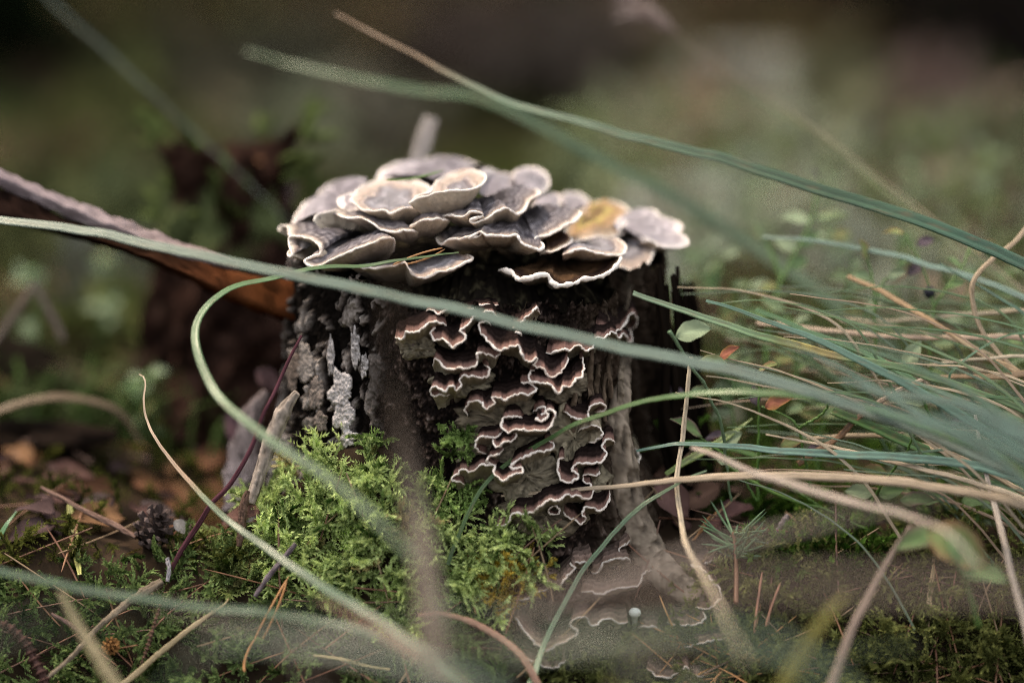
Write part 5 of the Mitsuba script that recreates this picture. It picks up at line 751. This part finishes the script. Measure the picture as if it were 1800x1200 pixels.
tag(put('lichen_and_litter', np.array(LV), np.array(LF), np.array(LC), 'leaf_mat', smooth=False), 'pale lichen tufts and dead leaves scattered in blurred patches over the floor behind', None, kind='stuff')
# pine trees: only their feet come into view
def pine(px, dist, dia, label, seed, hgt=8.0):
    q = np.random.default_rng(seed); k = thing('pine_tree', label, 'pine tree'); x = (px - 900) / 900 * TX * dist; y = CAM[1] + dist * math.cos(PITCH); z0 = float(ground_h(np.array(x), np.array(y)))
    t = np.linspace(0, 1, 40); P = np.stack([x + .06 * np.sin(t * 3 + seed), y + .05 * np.sin(t * 2.3 + seed), z0 - .08 + t * hgt], 1); R = dia / 2 * (1 - .75 * t) + dia * .22 * np.exp(-t * hgt / .08)
    v, f = tube(P, R, 28, 1.0, up=(0, 1, 0)); g = nz(v * np.array([60, 60, 14]), seed, 4)[:, None]; c0 = np.array([x, y, 0]); d = v - c0; d[:, 2] = 0
    put('trunk', v + d / (np.linalg.norm(d, axis=1, keepdims=True) + 1e-6) * (g - .5) * .02, f, lut([(0, .005, .004, .004), (.5, .010, .008, .007), (1, .03, .022, .018)], g[:, 0]), 'bark_mat', k)
    tri_v = []; cc = []
    for i in range(26):
        tt = .45 + .55 * i / 26; a = q.uniform(0, 6.283); L = (1.05 - tt) * 2.4 + .2; b = np.array([np.interp(tt, t, P[:, 0]), np.interp(tt, t, P[:, 1]), np.interp(tt, t, P[:, 2])])
        for m in range(36):
            o = b + np.array([math.cos(a), math.sin(a), .15]) * L * q.uniform(.2, 1) + q.normal(0, .12, 3); e = q.normal(0, .09, (3, 3)); tri_v.append(o + e); cc.append(np.repeat(np.array([[.03, .05, .02]]) * q.uniform(.6, 1.5), 3, 0))
    V = np.vstack(tri_v); put('crown', V, np.arange(len(V)).reshape(-1, 3), np.vstack(cc), 'leaf_mat', k, smooth=False)
def spruce(px, dist, hgt, label, seed, wid=.42):
    q = np.random.default_rng(seed); k = thing('young_spruce', label, 'spruce tree'); x = (px - 900) / 900 * TX * dist; y = CAM[1] + dist * math.cos(PITCH); z0 = float(ground_h(np.array(x), np.array(y)))
    t = np.linspace(0, 1, 16); v, f = tube(np.stack([x + 0 * t, y + 0 * t, z0 - .03 + t * hgt], 1), .022 * (1.05 - t), 9, 1.0, up=(0, 1, 0)); put('trunk', v, f, (.02, .014, .011), 'wood_mat', k)
    V, C = [], []
    for i in range(70):
        tt = q.uniform(.02, 1); L = wid * (1.05 - tt) * q.uniform(.7, 1.1); a = q.uniform(0, 6.283); d = np.array([math.cos(a), math.sin(a), -.12]); b = np.array([x, y, z0 + tt * hgt])
        for m in range(60):
            o = b + d * L * q.uniform(.05, 1) + q.normal(0, .018, 3); e = q.normal(0, .017, (3, 3)); V.append(o + e); C.append(np.repeat(np.array([[.010, .016, .007]]) * q.uniform(.5, 1.6), 3, 0))
    V = np.vstack(V); put('boughs', V, np.arange(len(V)).reshape(-1, 3), np.vstack(C), 'leaf_mat', k, smooth=False)
spruce(1880, 2.3, 1.6, 'dark young spruce at the right edge of the clearing', 21, .30)
spruce(1420, 3.9, 1.9, 'dark young spruce behind the two pine trunks at the top right', 22, .55)
spruce(1700, 3.6, 1.9, 'dark young spruce in the top right corner', 23, .5)
spruce(-60, 2.4, 1.6, 'dark young spruce added to darken the upper left edge', 24, .30)  # added with the corner pine for a darker upper left
spruce(150, 3.9, 1.8, 'dark young spruce far back at the top left', 25, .5)
spruce(620, 4.6, 2.0, 'dim young spruce far back at the top, left of the centre', 26, .6)
spruce(1100, 4.4, 2.0, 'dim young spruce far back at the top centre', 27, .55)
pine(1545, 2.75, .19, 'dark pine trunk foot at the top right, the broader of two close together', 1)
pine(1372, 3.3, .11, 'narrow dark pine trunk foot left of the broad black one', 2)
pine(1850, 2.3, .30, 'big dark pine standing at the right edge', 3)
pine(1020, 4.6, .20, 'dark pine farther back at the top centre', 4)
pine(-30, 2.7, .26, 'dark pine added to darken the upper left corner', 5)  # put in to darken the upper left corner
pine(700, 5.4, .22, 'dim pine farther back, left of the centre', 6)
pine(330, 4.8, .2, 'dim pine farther back at the upper left', 7)
